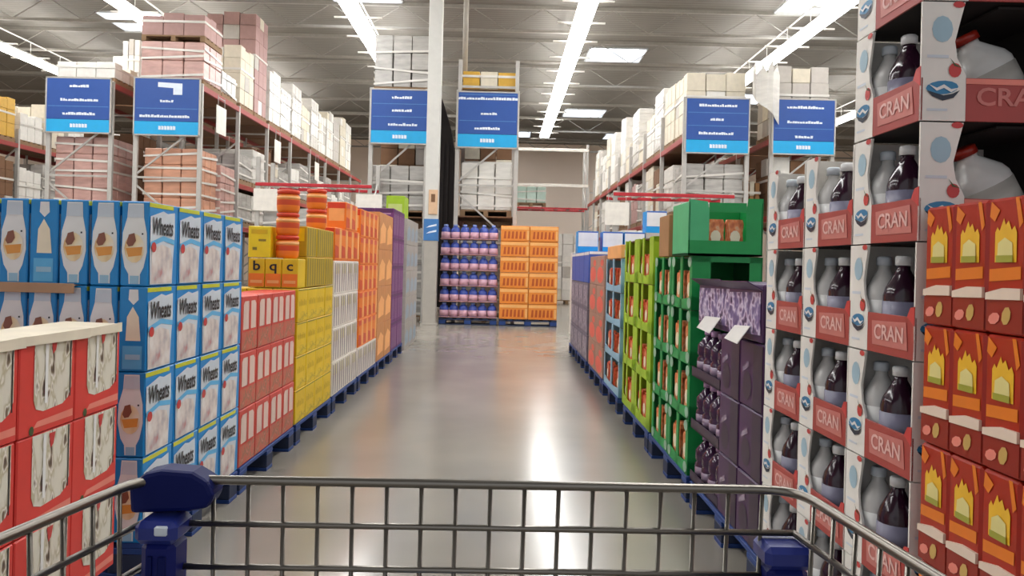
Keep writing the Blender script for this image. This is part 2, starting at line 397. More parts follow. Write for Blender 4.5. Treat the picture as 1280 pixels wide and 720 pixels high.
# --- cereal
def make_cereal(s, w, h, dep):
    mb = MB(); body(mb, s, w, h, dep, 'cereal blue'); root = mb.build('cereal_box')
    mb = MB(); F = Face(mb, 'A', s, dep)
    F.rect(0.0, w-0.05, h*0.93, h-0.006, 'lime ink')
    F.shape([(0.012, 0.006), (w-0.055, 0.006), (w-0.05, h*0.3), (w-0.035, h*0.62), (w-0.04, h*0.9), (w*0.6, h*0.875), (w*0.45, h*0.9), (0.006, h*0.82), (0.006, h*0.4)], 'pale grey ink', 2)
    F.shape([(0.02, 0.01), (w-0.065, 0.01), (w-0.06, h*0.32), (w-0.075, h*0.45), (w*0.4, h*0.50), (0.02, h*0.42)], 'cereal food print', 3)
    F.shape([(0.006, h*0.46), (w*0.45, h*0.54), (w-0.04, h*0.5), (w-0.04, h*0.56), (w*0.45, h*0.6), (0.006, h*0.52)], 'light blue ink', 3)
    F.oval(0.035, h*0.46, 0.022, 0.02, 'berry ink', 4)
    mb.build('front_panel', root)
    mb = MB(); put_text(mb, T_WHEATS, 'A', s, (s*0.006, w*0.43, h*0.70), 'black ink', 1.0, 1.55, 0.12); mb.build('lettering', root)
    mb = MB(); F = Face(mb, 'C', s, dep); d = dep
    F.shape([(d*.25, h*.965), (d*.80, h*.965), (d*.82, h*.80), (d*.93, h*.62), (d*.95, h*.40), (d*.84, h*.22), (d*.72, h*.14), (d*.72, .008), (d*.32, .008), (d*.30, h*.14), (d*.16, h*.22), (d*.05, h*.40), (d*.07, h*.62), (d*.22, h*.80)], 'white ink')
    F.shape([(d*.28, h*.95), (d*.78, h*.95), (d*.80, h*.80), (d*.24, h*.80)], 'pale grey ink', 2)
    F.oval(d*.5, h*.44, d*.36, h*.17, 'cereal bowl print', 2); F.shape([(d*.22, h*.5), (d*.3, h*.6), (d*.5, h*.62), (d*.56, h*.53), (d*.45, h*.47), (d*.3, h*.46)], 'brown ink', 3)
    F.shape([(d*.2, h*.44), (d*.8, h*.46), (d*.76, h*.36), (d*.3, h*.34)], 'orange ink', 3); F.rect(d*.76, d*.82, h*.60, h*.62, 'black ink', 3)
    F.rect(d*.36, d*.68, .008, h*.12, 'pale blue ink', 2)
    mb.build('side_panel', root)
    return root
T_WHEATS = text_mesh('Wheats', 0.062)

def make_berry(s, w, h, dep):
    mb = MB(); body(mb, s, w, h, dep, 'berry red'); root = mb.build('fruit_carton')
    mb = MB(); F = Face(mb, 'A', s, dep); a, b = w*.24, w*.93
    F.shape([(a, h*.985), (b, h*.985), (b, h*.40), (b-.02, h*.29), (b-.05, h*.24), (a+.05, h*.22), (a+.012, h*.26), (a, h*.36)], 'berry label print')
    F.rect(b-.012, b-.006, h*.3, h*.98, 'black ink', 2)
    F.shape([(a+.085, h*.96), (a+.12, h*.96), (a+.11, h*.84), (a+.095, h*.80)], 'berry ink', 2)
    F.rect(a+.055, a+.07, h*.3, h*.97, 'white ink', 2)
    mb.build('printed_window', root)
    mb = MB(); F = Face(mb, 'A', s, dep)
    F.shape([(a, h*.07), (w*.97, h*.07), (w*.97, h*.15), (a+.02, h*.13)], 'berry light red'); F.oval(a-.008, h*.05, .012, .014, 'dark green ink')
    mb.build('front_band', root)
    return root

def make_coral(s, w, h, dep):
    mb = MB(); body(mb, s, w, h, dep, 'coral red'); root = mb.build('red_carton')
    mb = MB(); F = Face(mb, 'A', s, dep)
    F.rect(.005, w-.005, h*.03, h*.36, 'coral print')
    F.shape([(w*.1, h*.40), (w*.9, h*.40), (w*.9, h*.84), (w*.82, h*.9), (w*.18, h*.9), (w*.1, h*.84)], 'coral window')
    F.rect(w*.44, w*.56, h*.38, h*.92, 'coral red', 2)
    mb.build('aisle_panel', root)
    mb = MB(); F = Face(mb, 'C', s, dep)
    F.rect(dep*.12, dep*.9, h*.62, h*.90, 'coral window'); F.rect(dep*.08, dep*.92, h*.10, h*.56, 'coral window'); F.rect(dep*.12, dep*.9, h*.70, h*.73, 'berry light red', 2)
    mb.build('end_panel', root)
    return root

def make_yellow(s, w, h, dep):
    mb = MB(); body(mb, s, w, h, dep, 'yellow carton'); root = mb.build('yellow_carton')
    mb = MB(); F = Face(mb, 'A', s, dep)
    F.rect(.004, w-.004, .01, h*.30, 'yellow print'); F.rect(.004, w-.004, h*.93, h*.97, 'olive ink')
    for k in range(5): F.rect(w*(.14+.15*k), w*(.22+.15*k), h*.48, h*(.62+.05*(k % 2)), 'yellow deep')
    mb.build('printed_panel', root)
    mb = MB(); F = Face(mb, 'C', s, dep)
    F.rect(dep*.2, dep*.75, h*.55, h*.8, 'yellow bright'); F.rect(dep*.3, dep*.55, h*.3, h*.55, 'olive ink')
    mb.build('end_panel', root)
    return root
def make_bag_carton(s, w, h, dep):
    mb = MB(); body(mb, s, w, h, dep, 'yellow deep'); root = mb.build('striped_carton')
    mb = MB(); F = Face(mb, 'A', s, dep)
    for k in range(4): F.rect(w*(.06+.24*k), w*(.18+.24*k), h*.04, h*.94, 'olive ink')
    mb.build('stripe_print', root)
    mb = MB(); F = Face(mb, 'C', s, dep); F.rect(dep*.1, dep*.9, h*.5, h*.92, 'yellow bright'); F.rect(dep*.3, dep*.6, h*.2, h*.5, 'olive ink'); mb.build('end_panel', root)
    return root
def make_streak(s, w, h, dep):
    mb = MB(); body(mb, s, w, h, dep, 'streak white'); root = mb.build('white_carton')
    mb = MB(); F = Face(mb, 'A', s, dep)
    for k in range(3): F.shape([(w*(.10+.32*k), h*.05), (w*(.20+.32*k), h*.05), (w*(.24+.32*k), h*.55), (w*(.18+.32*k), h*.92), (w*(.08+.32*k), h*.92)], 'streak mauve')
    for k in range(2): F.rect(w*(.27+.32*k), w*(.33+.32*k), h*.6, h*.9, 'streak lime')
    mb.build('bottle_print', root)
    return root
def make_orange(s, w, h, dep):
    mb = MB(); body(mb, s, w, h, dep, 'orange carton'); root = mb.build('orange_carton')
    mb = MB(); F = Face(mb, 'A', s, dep)
    F.shape([(.004, h*.06), (w*.6, h*.06), (w*.55, h*.4), (.004, h*.46)], 'orange deep'); F.rect(w*.64, w*.98, h*.05, h*.95, 'orange pale'); F.rect(.004, w*.6, h*.78, h*.95, 'orange red lid')
    mb.build('aisle_panel', root)
    mb = MB(); F = Face(mb, 'C', s, dep)
    F.rect(dep*.05, dep*.95, h*.75, h*.97, 'orange red lid'); F.rect(dep*.1, dep*.9, h*.3, h*.76, 'orange pale'); mb.build('end_panel', root)
    return root
def make_plain(name, m, m2):
    def f(s, w, h, dep):
        mb = MB(); body(mb, s, w, h, dep, m); root = mb.build(name)
        mb = MB(); F = Face(mb, 'A', s, dep)
        F.shape([(w*.1, h*.15), (w*.85, h*.2), (w*.9, h*.6), (w*.5, h*.75), (w*.12, h*.55)], m2)
        F2 = Face(mb, 'C', s, dep); F2.rect(dep*.12, dep*.88, h*.3, h*.8, m2)
        mb.build('printed_panel', root); return root
    return f
def make_purple(s, w, h, dep):
    mb = MB(); body(mb, s, w, h, dep, 'purple carton'); root = mb.build('purple_carton')
    mb = MB(); F = Face(mb, 'A', s, dep)
    for k in range(4): F.rect(w*(.1+.22*k), w*(.16+.22*k), h*.08, h*.8, 'purple light')
    F.rect(.004, w-.004, h*.88, h*.97, 'purple top')
    F2 = Face(mb, 'C', s, dep); F2.rect(dep*.05, dep*.95, h*.84, h*.97, 'purple top'); F2.rect(dep*.15, dep*.85, h*.78, h*.82, 'purple light')
    mb.build('printed_panel', root); return root

def left_row():
    # pallets
    for y, l in ((1.66, 'under the red fruit cartons'), (3.1, 'under the blue cereal boxes'), (4.24, 'under the coral red cartons'), (5.4, 'under the yellow cartons'), (6.56, 'under the white bottle cartons'),
                 (7.74, 'under the orange cartons'), (8.92, 'under the tan cartons'), (10.06, 'under the purple cartons')):
        pallet(LX-0.50, y, 'blue plastic pallet on the left floor edge ' + l)
    stack(make_berry, 1, 1.68, 4, .297, .14, 3, .288, 'red carton with white fruit window', 'in left front stack', 'carton', 'red fruit cartons', .22, nend=0)
    mb = MB()
    pts = [(0, 0), (0.02, 0.3), (0.0, 0.62), (0.015, 0.95), (0, 1.2)]
    for (xa, ya), (xb, yb) in zip(pts[:-1], pts[1:]):
        mb.slab([(xa-.005, ya, 0), (xb-.005, yb, 0), (-.2, yb, 0.004), (-.2, ya, 0.004)], (0, 0, 1), 0.004, 'cream board')
        mb.slab([(xa, ya, -0.02), (xb, yb, -0.024), (xb, yb, 0.008), (xa, ya, 0.007)], (1, 0, 0), 0.004, 'cream board')
    tag(mb.build('cardboard_sheet', loc=(LX+.006, 1.68, .14+3*.288)), 'cream cardboard sheet lying on top of the red fruit cartons', 'sheet')
    # cereal: front panels to the aisle, sides to the cart
    cb = stack(make_cereal, 1, 3.1, 4, .274, .14, 4, .332, 'blue white cereal box', 'facing the aisle', 'cereal box', 'blue cereal boxes', .108, nend=7, gap=.009)
    mb = MB(); mb.box(-.75, 0, -.02, .09, .0006, .0022, 'tan board'); mb.box(-.75, 0, -.024, -.02, -.03, .008, 'tan board', .001)
    tag(mb.build('slip_sheet', loc=(LX-.27, 3.095, .14+3*.332-.003)), 'tan cardboard edge between the two top layers of cereal boxes', 'cardboard')
    mb = MB(); F = Face(mb, 'C', 1, .108); d, h = .108, .332
    F.shape([(d*.36, h*.96), (d*.68, h*.96), (d*.70, h*.84), (d*.52, h*.78), (d*.34, h*.84)], 'white ink')
    F.shape([(d*.5, h*.76), (d*.72, h*.64), (d*.80, h*.36), (d*.26, h*.36), (d*.30, h*.64)], 'cream ink'); F.rect(d*.16, d*.86, h*.03, h*.3, 'light blue ink'); F.rect(d*.26, d*.8, h*.14, h*.2, 'pale blue ink', 2)
    alt = mb.build('side_panel'); am = alt.data; bpy.data.objects.remove(alt)
    for key in ((3, 0, 3), (2, 0, 0)):
        b = cb[key]; b['label'] = b['label'].replace('blue white cereal box', 'cereal box with cream triangle side')
        for ch in b.children:
            if ch.name.startswith('side_panel'): ch.data = am
    stack(make_coral, 1, 4.24, 4, .273, .14, 3, .305, 'coral red carton with pale windows', 'on the aisle side', 'carton', 'coral red cartons', .22, nend=3)
    # yellow pallet
    stack(make_yellow, 1, 5.4, 4, .272, .14, 4, .23, 'bright yellow carton', 'on the aisle side', 'carton', 'yellow cartons', .17, nend=3)
    stack(make_bag_carton, 1, 5.62, 3, .29, 1.065, 2, .215, 'yellow carton with olive stripes', 'above the plain yellow cartons', 'carton', 'striped yellow cartons', .17, nend=0)
    # the row with letters, facing the cart
    for k, ch in enumerate('bqc'):
        mb = MB(); body(mb, 1, .2, .2, .11, 'yellow carton'); o = mb.build('lettered_carton', loc=(LX-.004-.113*(2-k), 5.405, 1.063))
        mb = MB(); F = Face(mb, 'C', 1, .11); F.rect(.003, .107, .008, .095, 'orange carton'); F.rect(.015, .095, .03, .05, 'orange pale', 2); mb.build('orange_band', o)
        mb = MB(); put_text(mb, text_mesh(ch, .09), 'C', 1, (-.055, -.003, .145), 'black ink', 1.2, 1); mb.build('lettering', o)
        tag(o, f'yellow carton with orange band and letter {ch} facing the cart', 'carton', 'lettered yellow cartons')
    def tub(label, x, y, z, first=[None]):
        if first[0] is None:
            mb = MB(); mb.lathe([(.068, 0), (.076, .02), (.078, .05, 'orange deep'), (.078, .085), (.076, .115), (.06, .128)], 'orange carton', seg=18); o = mb.build('snack_tub')
            mb = MB(); mb.lathe([(.07, .126), (.077, .131), (.077, .150), (.068, .154)], 'orange red lid', seg=18); mb.build('lid', o)
            mb = MB(); mb.lathe([(.0786, .09), (.0786, .11)], 'orange pale', seg=18); mb.build('label_band', o)
            first[0] = o; tag(o, label, 'tub', 'orange snack tubs'); o.location = (x, y, z)
        else: dup(first[0], (x, y, z), label)
    for k in range(3): tub(f'orange tub with red lid stacked above the lettered cartons, {["lowest", "middle", "top"][k]} one', LX-.105, 5.5, 1.265+.156*k)
    for k in range(2): tub(f'orange tub with red lid standing on the striped yellow cartons, {["lower", "upper"][k]} one', LX-.085, 6.25, 1.497+.156*k)
    mb = MB(); body(mb, 1, .19, .215, .15, 'yellow bright'); o = mb.build('upper_yellow_carton', loc=(LX-.195, 5.405, 1.265))
    mb = MB(); F = Face(mb, 'C', 1, .15); F.rect(.03, .06, .05, .07, 'olive ink'); F.rect(.07, .12, .11, .125, 'olive ink'); F.rect(.02, .13, .16, .19, 'yellow carton'); mb.build('end_panel', o)
    tag(o, 'bright yellow carton left of the orange tubs above the lettered cartons', 'carton')
    stack(make_streak, 1, 6.56, 4, .272, .14, 4, .28, 'white carton with grey bottle print', 'on the aisle side', 'carton', 'white bottle cartons', .3)
    stack(make_orange, 1, 6.56, 4, .272, 1.265, 1, .27, 'low orange carton', 'on the white bottle cartons', 'carton', 'orange cartons above white ones', .17, nend=1)
    stack(make_orange, 1, 7.0, 2, .272, 1.535, 1, .24, 'topmost orange carton', 'above the white bottle cartons', 'carton', 'orange cartons above white ones', .17, nend=0)
    stack(make_streak, 1, 7.74, 4, .272, .14, 1, .28, 'white carton with grey bottle print', 'under the tall orange cartons', 'carton', 'white bottle cartons', .3)
    stack(make_orange, 1, 7.74, 4, .272, .42, 5, .27, 'orange carton', 'in the tall orange stack', 'carton', 'tall stack of orange cartons', .2, nend=1)
    stack(make_plain('tan_carton', 'tan carton', 'orange pale'), 1, 8.92, 2, .54, .14, 4, .42, 'plain tan carton', 'beside the purple cartons', 'carton', 'tan cartons', .4, nend=0)
    stack(make_purple, 1, 10.06, 4, .27, .14, 5, .36, 'purple carton with pale stripes', 'at the far left', 'carton', 'purple cartons', .25, nend=2)
    # grey pallet beyond
    stack(make_plain('grey_carton', 'grey goods', 'grey blue goods'), 1, 11.5, 3, .5, 0.0, 5, .38, 'grey wrapped carton', 'beyond the purple stack', 'carton', 'grey cartons', .5)
    mb = MB(); body(mb, 1, .5, .32, .26, 'lime carton'); o = mb.build('lime_carton', loc=(LX-.05, 11.5, 1.9)); mb = MB(); F = Face(mb, 'C', 1, .26); F.rect(.03, .23, .05, .2, 'lime pale'); mb.build('end_panel', o)
    tag(o, 'lime green carton on top of the grey cartons beside the column', 'carton')
left_row()

# ------------------------------------------------------------------ right row
def make_pouch(s, w, h, dep):
    mb = MB(); body(mb, s, w, h, dep, 'pouch red', .006); F = Face(mb, 'A', s, dep)
    F.shape([(w*.08, h*.40), (w*.92, h*.38), (w*.92, h*.47), (w*.08, h*.49)], 'pouch orange'); F.shape([(w*.05, h*.80), (w*.16, h*.98), (w*.26, h*.98), (w*.14, h*.76)], 'pouch orange')
    F.shape([(w*.66, h*.90), (w*.9, h*.97), (w*.94, h*.86), (w*.8, h*.82)], 'pouch orange'); F.rect(.002, w-.002, .004, h*.24, 'pouch deep red')
    root = mb.build('drink_carton')
    mb = MB(); F = Face(mb, 'A', s, dep)
    a, b = w*.2, w*.78
    F.shape([(a, h*.52), (b, h*.52), (b, h*.74), (w*.72, h*.78), (w*.66, h*.75), (w*.55, h*.84), (w*.5, h*.79), (w*.42, h*.82), (w*.34, h*.75), (w*.26, h*.78), (a, h*.73)], 'flame yellow')
    F.shape([(a+.01, h*.54), (b-.01, h*.54), (b-.012, h*.66), (w*.5, h*.70), (a+.012, h*.66)], 'flame pale', 2)
    F.rect(a+.008, b-.008, h*.52, h*.57, 'flame green', 3)
    mb.build('flame_window', root)
    mb = MB(); F = Face(mb, 'A', s, dep)
    mb.slab([(0, .004, h*.255), (0, w-.004, h*.245), (0, w-.004, h*.295), (0, w*.5, h*.335), (0, .004, h*.335)], (s, 0, 0), .006, 'tray lip white'); mb.build('tray_lip', root)
    mb = MB(); F = Face(mb, 'A', s, dep, .003); F.oval(w*.42, h*.135, .014, .020, 'gold dot', 1, 8, .4); F.oval(w*.75, h*.11, .02, .012, 'berry light red', 1, 8, -.3); mb.build('emblem', root)
    return root

T_CRAN = text_mesh('CRAN', .062)
def make_cran(s, w, h, dep):
    """display carton open on the aisle side and the cart side, white pillars, red front labels"""
    root = empty('cranberry_carton')
    pw = .112; lh = h*.36; t = .006
    mb = MB()
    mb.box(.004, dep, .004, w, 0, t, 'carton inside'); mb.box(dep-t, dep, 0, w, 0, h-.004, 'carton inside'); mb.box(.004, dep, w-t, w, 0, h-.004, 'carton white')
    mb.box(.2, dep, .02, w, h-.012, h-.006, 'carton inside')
    mb.build('tray', root)
    # pillar outline in (u, v)
    out = [(0, 0), (pw, 0), (pw, lh*1.05), (pw*.93, lh*1.2), (pw*.80, h*.52), (pw*.74, h*.66), (pw*.84, h*.82), (pw*.95, h-.004), (0, h-.004)]
    def graphics(mb, P):
        def poly(pts, m, k=1): mb.poly([P(u, v, k) for u, v in pts], m)
        def oval(u, v, a, b, m, k=1, n=12, r=0.): poly([(u+a*math.cos(2*PI*j/n)*math.cos(r)-b*math.sin(2*PI*j/n)*math.sin(r), v+a*math.cos(2*PI*j/n)*math.sin(r)+b*math.sin(2*PI*j/n)*math.cos(r)) for j in range(n)], m, k)
        oval(pw*.45, h*.76, .026, .033, 'swirl blue'); poly([(pw*.12, h*.52), (pw*.6, h*.52), (pw*.6, h*.545), (pw*.12, h*.545)], 'pale grey ink')
        oval(pw*.74, h*.42, .016, .018, 'berry ink', 2); poly([(pw*.62, h*.52), (pw*.74, h*.47), (pw*.9, h*.44), (pw*.72, h*.455)], 'leaf ink', 3)
        oval(pw*.80, h*.965, .015, .008, 'berry ink', 2)
        oval(pw*.47, h*.275, pw*.36, .017, 'wave blue', 1, 14, .08)
        poly([(pw*.12, h*.25), (pw*.25, h*.20), (pw*.48, h*.165), (pw*.72, h*.19), (pw*.86, h*.255), (pw*.7, h*.225), (pw*.5, h*.21), (pw*.3, h*.23)], 'wave navy', 2)
        poly([(pw*.16, h*.30), (pw*.34, h*.245), (pw*.5, h*.27), (pw*.66, h*.235), (pw*.84, h*.275), (pw*.66, h*.262), (pw*.5, h*.30), (pw*.34, h*.27)], 'white ink', 3)
        poly([(pw*.14, h*.08), (pw*.6, h*.08), (pw*.6, h*.1), (pw*.14, h*.1)], 'pale grey ink')
    # aisle side: pillar at the far end (left in the photo)
    mb = MB(); mb.slab([(0, w-u, v) for u, v in out], (1, 0, 0), .006, 'carton white'); p = mb.build('pillar', root)
    mb = MB(); graphics(mb, lambda u, v, k: (-.0012*k, w-u, v)); mb.build('emblem', p)
    mb = MB(); mb.box(0, .006, 0, w-pw, 0, lh, 'carton red', .001); f = mb.build('front_label', root)
    mb = MB()
    mb.slab([(-.001, .03, lh*.2), (-.001, w-pw-.035, lh*.2), (-.001, w-pw-.03, lh*.8), (-.001, .04, lh*.86)], (-1, 0, 0), .001, 'carton light red')
    put_text(mb, T_CRAN, 'A', -1, (-.004, (w-pw)*.5, lh*.52), 'carton pink', .95, .9)
    mb.slab([(0, .0, lh*.8), (0, .035, lh*1.0), (0, .02, lh*1.22), (0, .0, lh*1.25)], (-1, 0, 0), .002, 'berry ink')
    mb.build('lettering', f)
    # cart side: pillar at the aisle corner
    mb = MB(); mb.slab([(u, 0, v) for u, v in out], (0, 1, 0), .006, 'carton white'); p = mb.build('pillar', root)
    mb = MB(); graphics(mb, lambda u, v, k: (u, -.0012*k, v)); mb.build('emblem', p)
    mb = MB(); mb.box(pw, dep, 0, .006, 0, lh, 'carton red', .001); f = mb.build('front_label', root)
    mb = MB(); put_text(mb, T_CRAN, 'C', -1, (pw+(dep-pw)*.46, -.002, lh*.55), 'carton light red', 1.15, 1.0)
    mb.slab([(pw, -.001, lh*.86), (dep, -.001, lh*.84), (dep, -.001, lh*.98), (pw, -.001, lh*.98)], (0, -1, 0), .001, 'berry light red'); mb.build('lettering', f)
    return root

def make_juice(name, mbody, mlab, capm):
    mb = MB(); mb.lathe([(.044, .0), (.05, .008), (.05, .15), (.044, .172), (.026, .205), (.017, .222), (.017, .238)], mbody, seg=18); o = mb.build(name)
    mb = MB(); mb.lathe([(.0512, .035), (.0512, .135)], mlab, seg=18); mb.build('label_band', o)
    mb = MB(); mb.lathe([(.021, .232), (.021, .254), (.017, .258)], capm, seg=14); mb.build('cap', o)
    return o

def make_open(name, mf, mpale, mdark, posts, bumps):
    """shelf carton with posts, lower lip and open front on both visible sides"""
    def f(s, w, h, dep):
        root = empty(name)
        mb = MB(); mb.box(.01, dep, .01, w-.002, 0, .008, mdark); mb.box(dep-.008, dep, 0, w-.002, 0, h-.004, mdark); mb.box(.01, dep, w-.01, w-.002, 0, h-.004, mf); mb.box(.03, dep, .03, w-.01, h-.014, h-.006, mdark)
        mb.build('tray', root)
        mb = MB()
        pw = .055
        for (u0, u1) in posts(w):
            mb.slab([(0, u0, 0), (0, u1, 0), (0, u1-.006, h*.5), (0, u1, h-.004), (0, u0, h-.004), (0, u0+.006, h*.5)], (1, 0, 0), .008, mf)
        mb.slab([(0, 0, 0), (0, w-.002, 0), (0, w-.002, h*.26), (0, w*.75, h*.20), (0, w*.5, h*.17), (0, w*.25, h*.20), (0, 0, h*.26)], (1, 0, 0), .007, mf)
        mb.build('aisle_side', root)
        mb = MB()
        for (u0, u1) in ((0, .10), (dep-.07, dep)): mb.slab([(u0, 0, 0), (u1, 0, 0), (u1, 0, h-.004), (u0, 0, h-.004)], (0, 1, 0), .008, mf)
        mb.slab([(0, 0, 0), (dep, 0, 0), (dep, 0, h*.24), (0, 0, h*.24)], (0, 1, 0), .007, mf); mb.slab([(0, 0, h*.88), (dep, 0, h*.88), (dep, 0, h-.004), (0, 0, h-.004)], (0, 1, 0), .007, mf)
        mb.build('cart_side', root)
        if bumps:
            mb = MB()
            for u in (.05, w-.06):
                for v in (h*.88, h*.125): mb.slab([(-.001, u+.042*math.cos(2*PI*j/12), v+.03*math.sin(2*PI*j/12)) for j in range(12)], (-1, 0, 0), .002, mpale)
            mb.build('corner_print', root)
        return root
    return f
def snack_pack(name, m):
    mb = MB()
    prof = [(-.075, 0), (.075, 0), (.08, .04), (.07, .12), (.078, .18), (.066, .205), (-.066, .205), (-.078, .18), (-.07, .12), (-.08, .04)]
    mb.slab([(x*0, x, z) for x, z in prof], (1, 0, 0), .05, m); mb.slab([(-.012, x*.78, z*.86+.015) for x, z in prof], (1, 0, 0), .07, m)
    o = mb.build(name)
    mb = MB(); mb.slab([(-.0135, .045*math.cos(2*PI*j/10), .10+.04*math.sin(2*PI*j/10)) for j in range(10)], (-1, 0, 0), .001, 'cream ink'); mb.build('label_spot', o)
    return o

def right_row():
    for y, l in ((1.98, 'under the cranberry cartons'), (3.12, 'under the purple bottle stack'), (4.3, 'under the green shelf cartons'), (5.44, 'under the lime green cartons'),
                 (6.86, 'under the pale blue stack'), (8.0, 'under the coral spotted cartons'), (9.46, 'under the slate goods'), (10.7, 'at the far end of the right row')):
        pallet(RX+.50, y, 'blue plastic pallet on the right floor edge ' + l)
    pallet(RX+.50, .88, 'blue plastic pallet under the red drink cartons, lowest of two')
    o = pallet(RX+.50, .88, 'blue plastic pallet under the red drink cartons, upper of two'); o.location.z = .1405
    # red drink cartons
    stack(make_pouch, -1, .95, 8, .1215, .282, 4, .284, 'red drink carton with yellow flame', 'by the cart', 'carton', 'red drink cartons', .25, gap=.0035, jit=.001)
    # cranberry
    W, Hh, D = .368, .299, .38; Y0 = 1.985; Z0 = .14
    nl = [6, 5, 5]
    proto = None
    jd = make_juice('juice_bottle', 'dark juice', 'bottle label', 'bottle cap'); jp = make_juice('pale_bottle', 'pale bottle', 'white ink', 'pale grey ink')
    jl = make_juice('large_bottle', 'pale bottle', 'grey wrap', 'pouch deep red'); tag(jl, 'x', 'bottle')
    used = {'d': False, 'p': False}
    def bottle(kind, loc, label):
        src = jd if kind == 'd' else jp
        if not used[kind]:
            used[kind] = True; src.location = loc; tag(src, label, 'bottle', 'juice bottles in the cranberry cartons')
        else: dup(src, loc, label, 'juice bottles in the cranberry cartons')
    for c in range(3):
        for k in range(nl[c] + (1 if c == 0 else 0)):
            n = nl[c] + (1 if c == 0 else 0)
            pos = f'{layer_word(k, n)}, {col_word(c, 3)}'
            loc = (RX+random.uniform(-.003, .003), Y0+c*(W+.006), Z0+.001+k*Hh)
            lab = 'white and red cranberry display carton, ' + pos
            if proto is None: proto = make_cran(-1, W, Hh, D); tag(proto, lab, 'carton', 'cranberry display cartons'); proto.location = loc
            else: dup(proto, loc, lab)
            z = loc[2]+.0065
            bottle('d', (loc[0]+.062, loc[1]+.185, z), 'dark juice bottle in cranberry carton, ' + pos + ', aisle side')
            bottle('p', (loc[0]+.062, loc[1]+.295, z), 'pale bottle in cranberry carton, ' + pos + ', aisle side')
            if c == 0 and k >= 3:
                b = dup(jl, (loc[0]+.29, loc[1]+.13, z+.038), 'large pale bottle leaning in cranberry carton, ' + pos + ', cart side', 'leaning pale bottles')
                b.rotation_euler = (0, -.5, 0); b.scale = (1.55, 1.5, .92)
    for ch in list(jl.children): bpy.data.objects.remove(ch)
    bpy.data.objects.remove(jl)
    # purple: tall plum cartons near, wrapped bottles far, flowered cartons on top
    def make_plum(s, w, h, dep):
        mb = MB(); body(mb, s, w, h, dep, 'plum carton', .006); root = mb.build('plum_carton')
        mb = MB(); F = Face(mb, 'A', s, dep); F.rect(.004, w*.4, .004, h-.01, 'plum dark'); F.oval(w*.66, h*.32, w*.2, h*.22, 'plum dark'); F.shape([(w*.55, h*.62), (w*.85, h*.5), (w*.85, h*.58), (w*.6, h*.7)], 'plum sheen and label', 2)  # the slanted pale streak is sheen painted on the carton
        mb.build('printed_panel', root); return root
    stack(make_plum, -1, 3.13, 2, .292, .14, 3, .275, 'dark purple carton', 'beside the cranberry cartons', 'carton', 'dark purple cartons', .4)
    def make_tray(s, w, h, dep):
        root = empty('bottle_tray')
        mb = MB(); mb.box(0, dep, 0, w, 0, .01, 'plum dark'); mb.box(0, .004, 0, w, .0, .05, 'plum dark'); mb.box(dep-.01, dep, 0, w, 0, h-.01, 'plum dark'); mb.build('tray', root)
        return root
    tr = stack(make_tray, -1, 3.73, 1, .54, .14, 3, .275, 'low dark tray of purple bottles', 'beside the green cartons', 'tray', 'purple bottle trays', .4)
    jb = None
    for (k, c, e), t in tr.items():
        for q in range(4):
            loc = (t.location.x+.068, t.location.y+.07+.131*q, t.location.z+.0115)
            lab = f'purple bottle in tray, {layer_word(k, 3)}, {["nearest", "second", "third", "farthest"][q]} of four'
            if jb is None:
                mb = MB(); mb.lathe([(.055, 0), (.06, .01), (.06, .09), (.052, .10), (.06, .115), (.058, .16), (.03, .195), (.02, .205), (.02, .215)], 'plum bottle', seg=16); jb = mb.build('grape_bottle')
                mb = MB(); mb.lathe([(.025, .212), (.025, .236), (.02, .24)], 'purple light', seg=12); mb.build('cap', jb)
                mb = MB(); mb.lathe([(.0612, .03), (.0612, .075)], 'plum sheen and label', seg=16); mb.build('label_band', jb)
                jb.location = loc; tag(jb, lab, 'bottle', 'purple bottles in trays')
            else: dup(jb, loc, lab)
    # flowered cartons on top with open flaps
    for k, (x, y, wd, rz) in enumerate(((.0, 3.14, .40, .05), (.012, 3.58, .66, -.015))):
        root = empty('flowered_carton', (RX+x, y, .969)); root.rotation_euler = (0, 0, rz)
        mb = MB(); mb.box(0, .3, 0, wd, 0, .23, 'plum carton', .005); mb.build('carton_body', root)
        mb = MB(); mb.slab([(-.002, .015, .03), (-.002, wd-.015, .02), (-.002, wd-.02, .19), (-.002, .02, .2)], (-1, 0, 0), .002, 'plum flower print'); mb.build('flower_panel', root)
        mb = MB(); mb.slab([(0, 0, .205), (0, wd, .205), (-.05, wd-.03, .235), (-.055, .03, .24)], (0, 0, 1), .004, 'plum carton'); mb.slab([(-.003, wd*.3, .06), (-.003, wd*.75, .05), (-.075, wd*.55, .0), (-.07, wd*.2, -.01)], (-1, 0, 0), .004, 'carton white'); mb.build('flap', root)
        tag(root, f'purple flowered carton on top of the dark purple stack, {["near one beside cranberry", "far one beside green"][k]}', 'carton', 'purple flowered cartons')
    # green
    gp = None
    def packs(o, w, dep, n, tag_, m, name, front, cache, desc, grp, cart=True, aisle=True):
        x, y, z = o.location
        spots = []
        if aisle: spots += [((x+.03, y+w*(q+.5)/n, z+.0095), 0, f'aisle side, {["near", "far"][q] if n == 2 else ["near", "middle", "far"][q]} one') for q in range(n)]
        if cart: spots += [((x+dep*(q+.5)/2, y+.035, z+.0095), PI/2, f'cart side, {["left", "right"][q]} one') for q in range(2)]
        for loc, rz, wd in spots:
            lab = f'{desc}, {tag_}, {wd}'
            if name not in cache:
                p = snack_pack(name, m); p.location = loc; p.rotation_euler = (0, 0, rz); tag(p, lab, 'snack pack', grp); cache[name] = p
            else: dup(cache[name], loc, lab, grp, rz)
    cache = {}
    GW, GH = .52, .298
    mk = make_open('green_shelf_carton', 'green carton', 'green pale', 'green dark', lambda w: ((0, .06), (w*.5-.03, w*.5+.03), (w-.062, w-.002)), True)
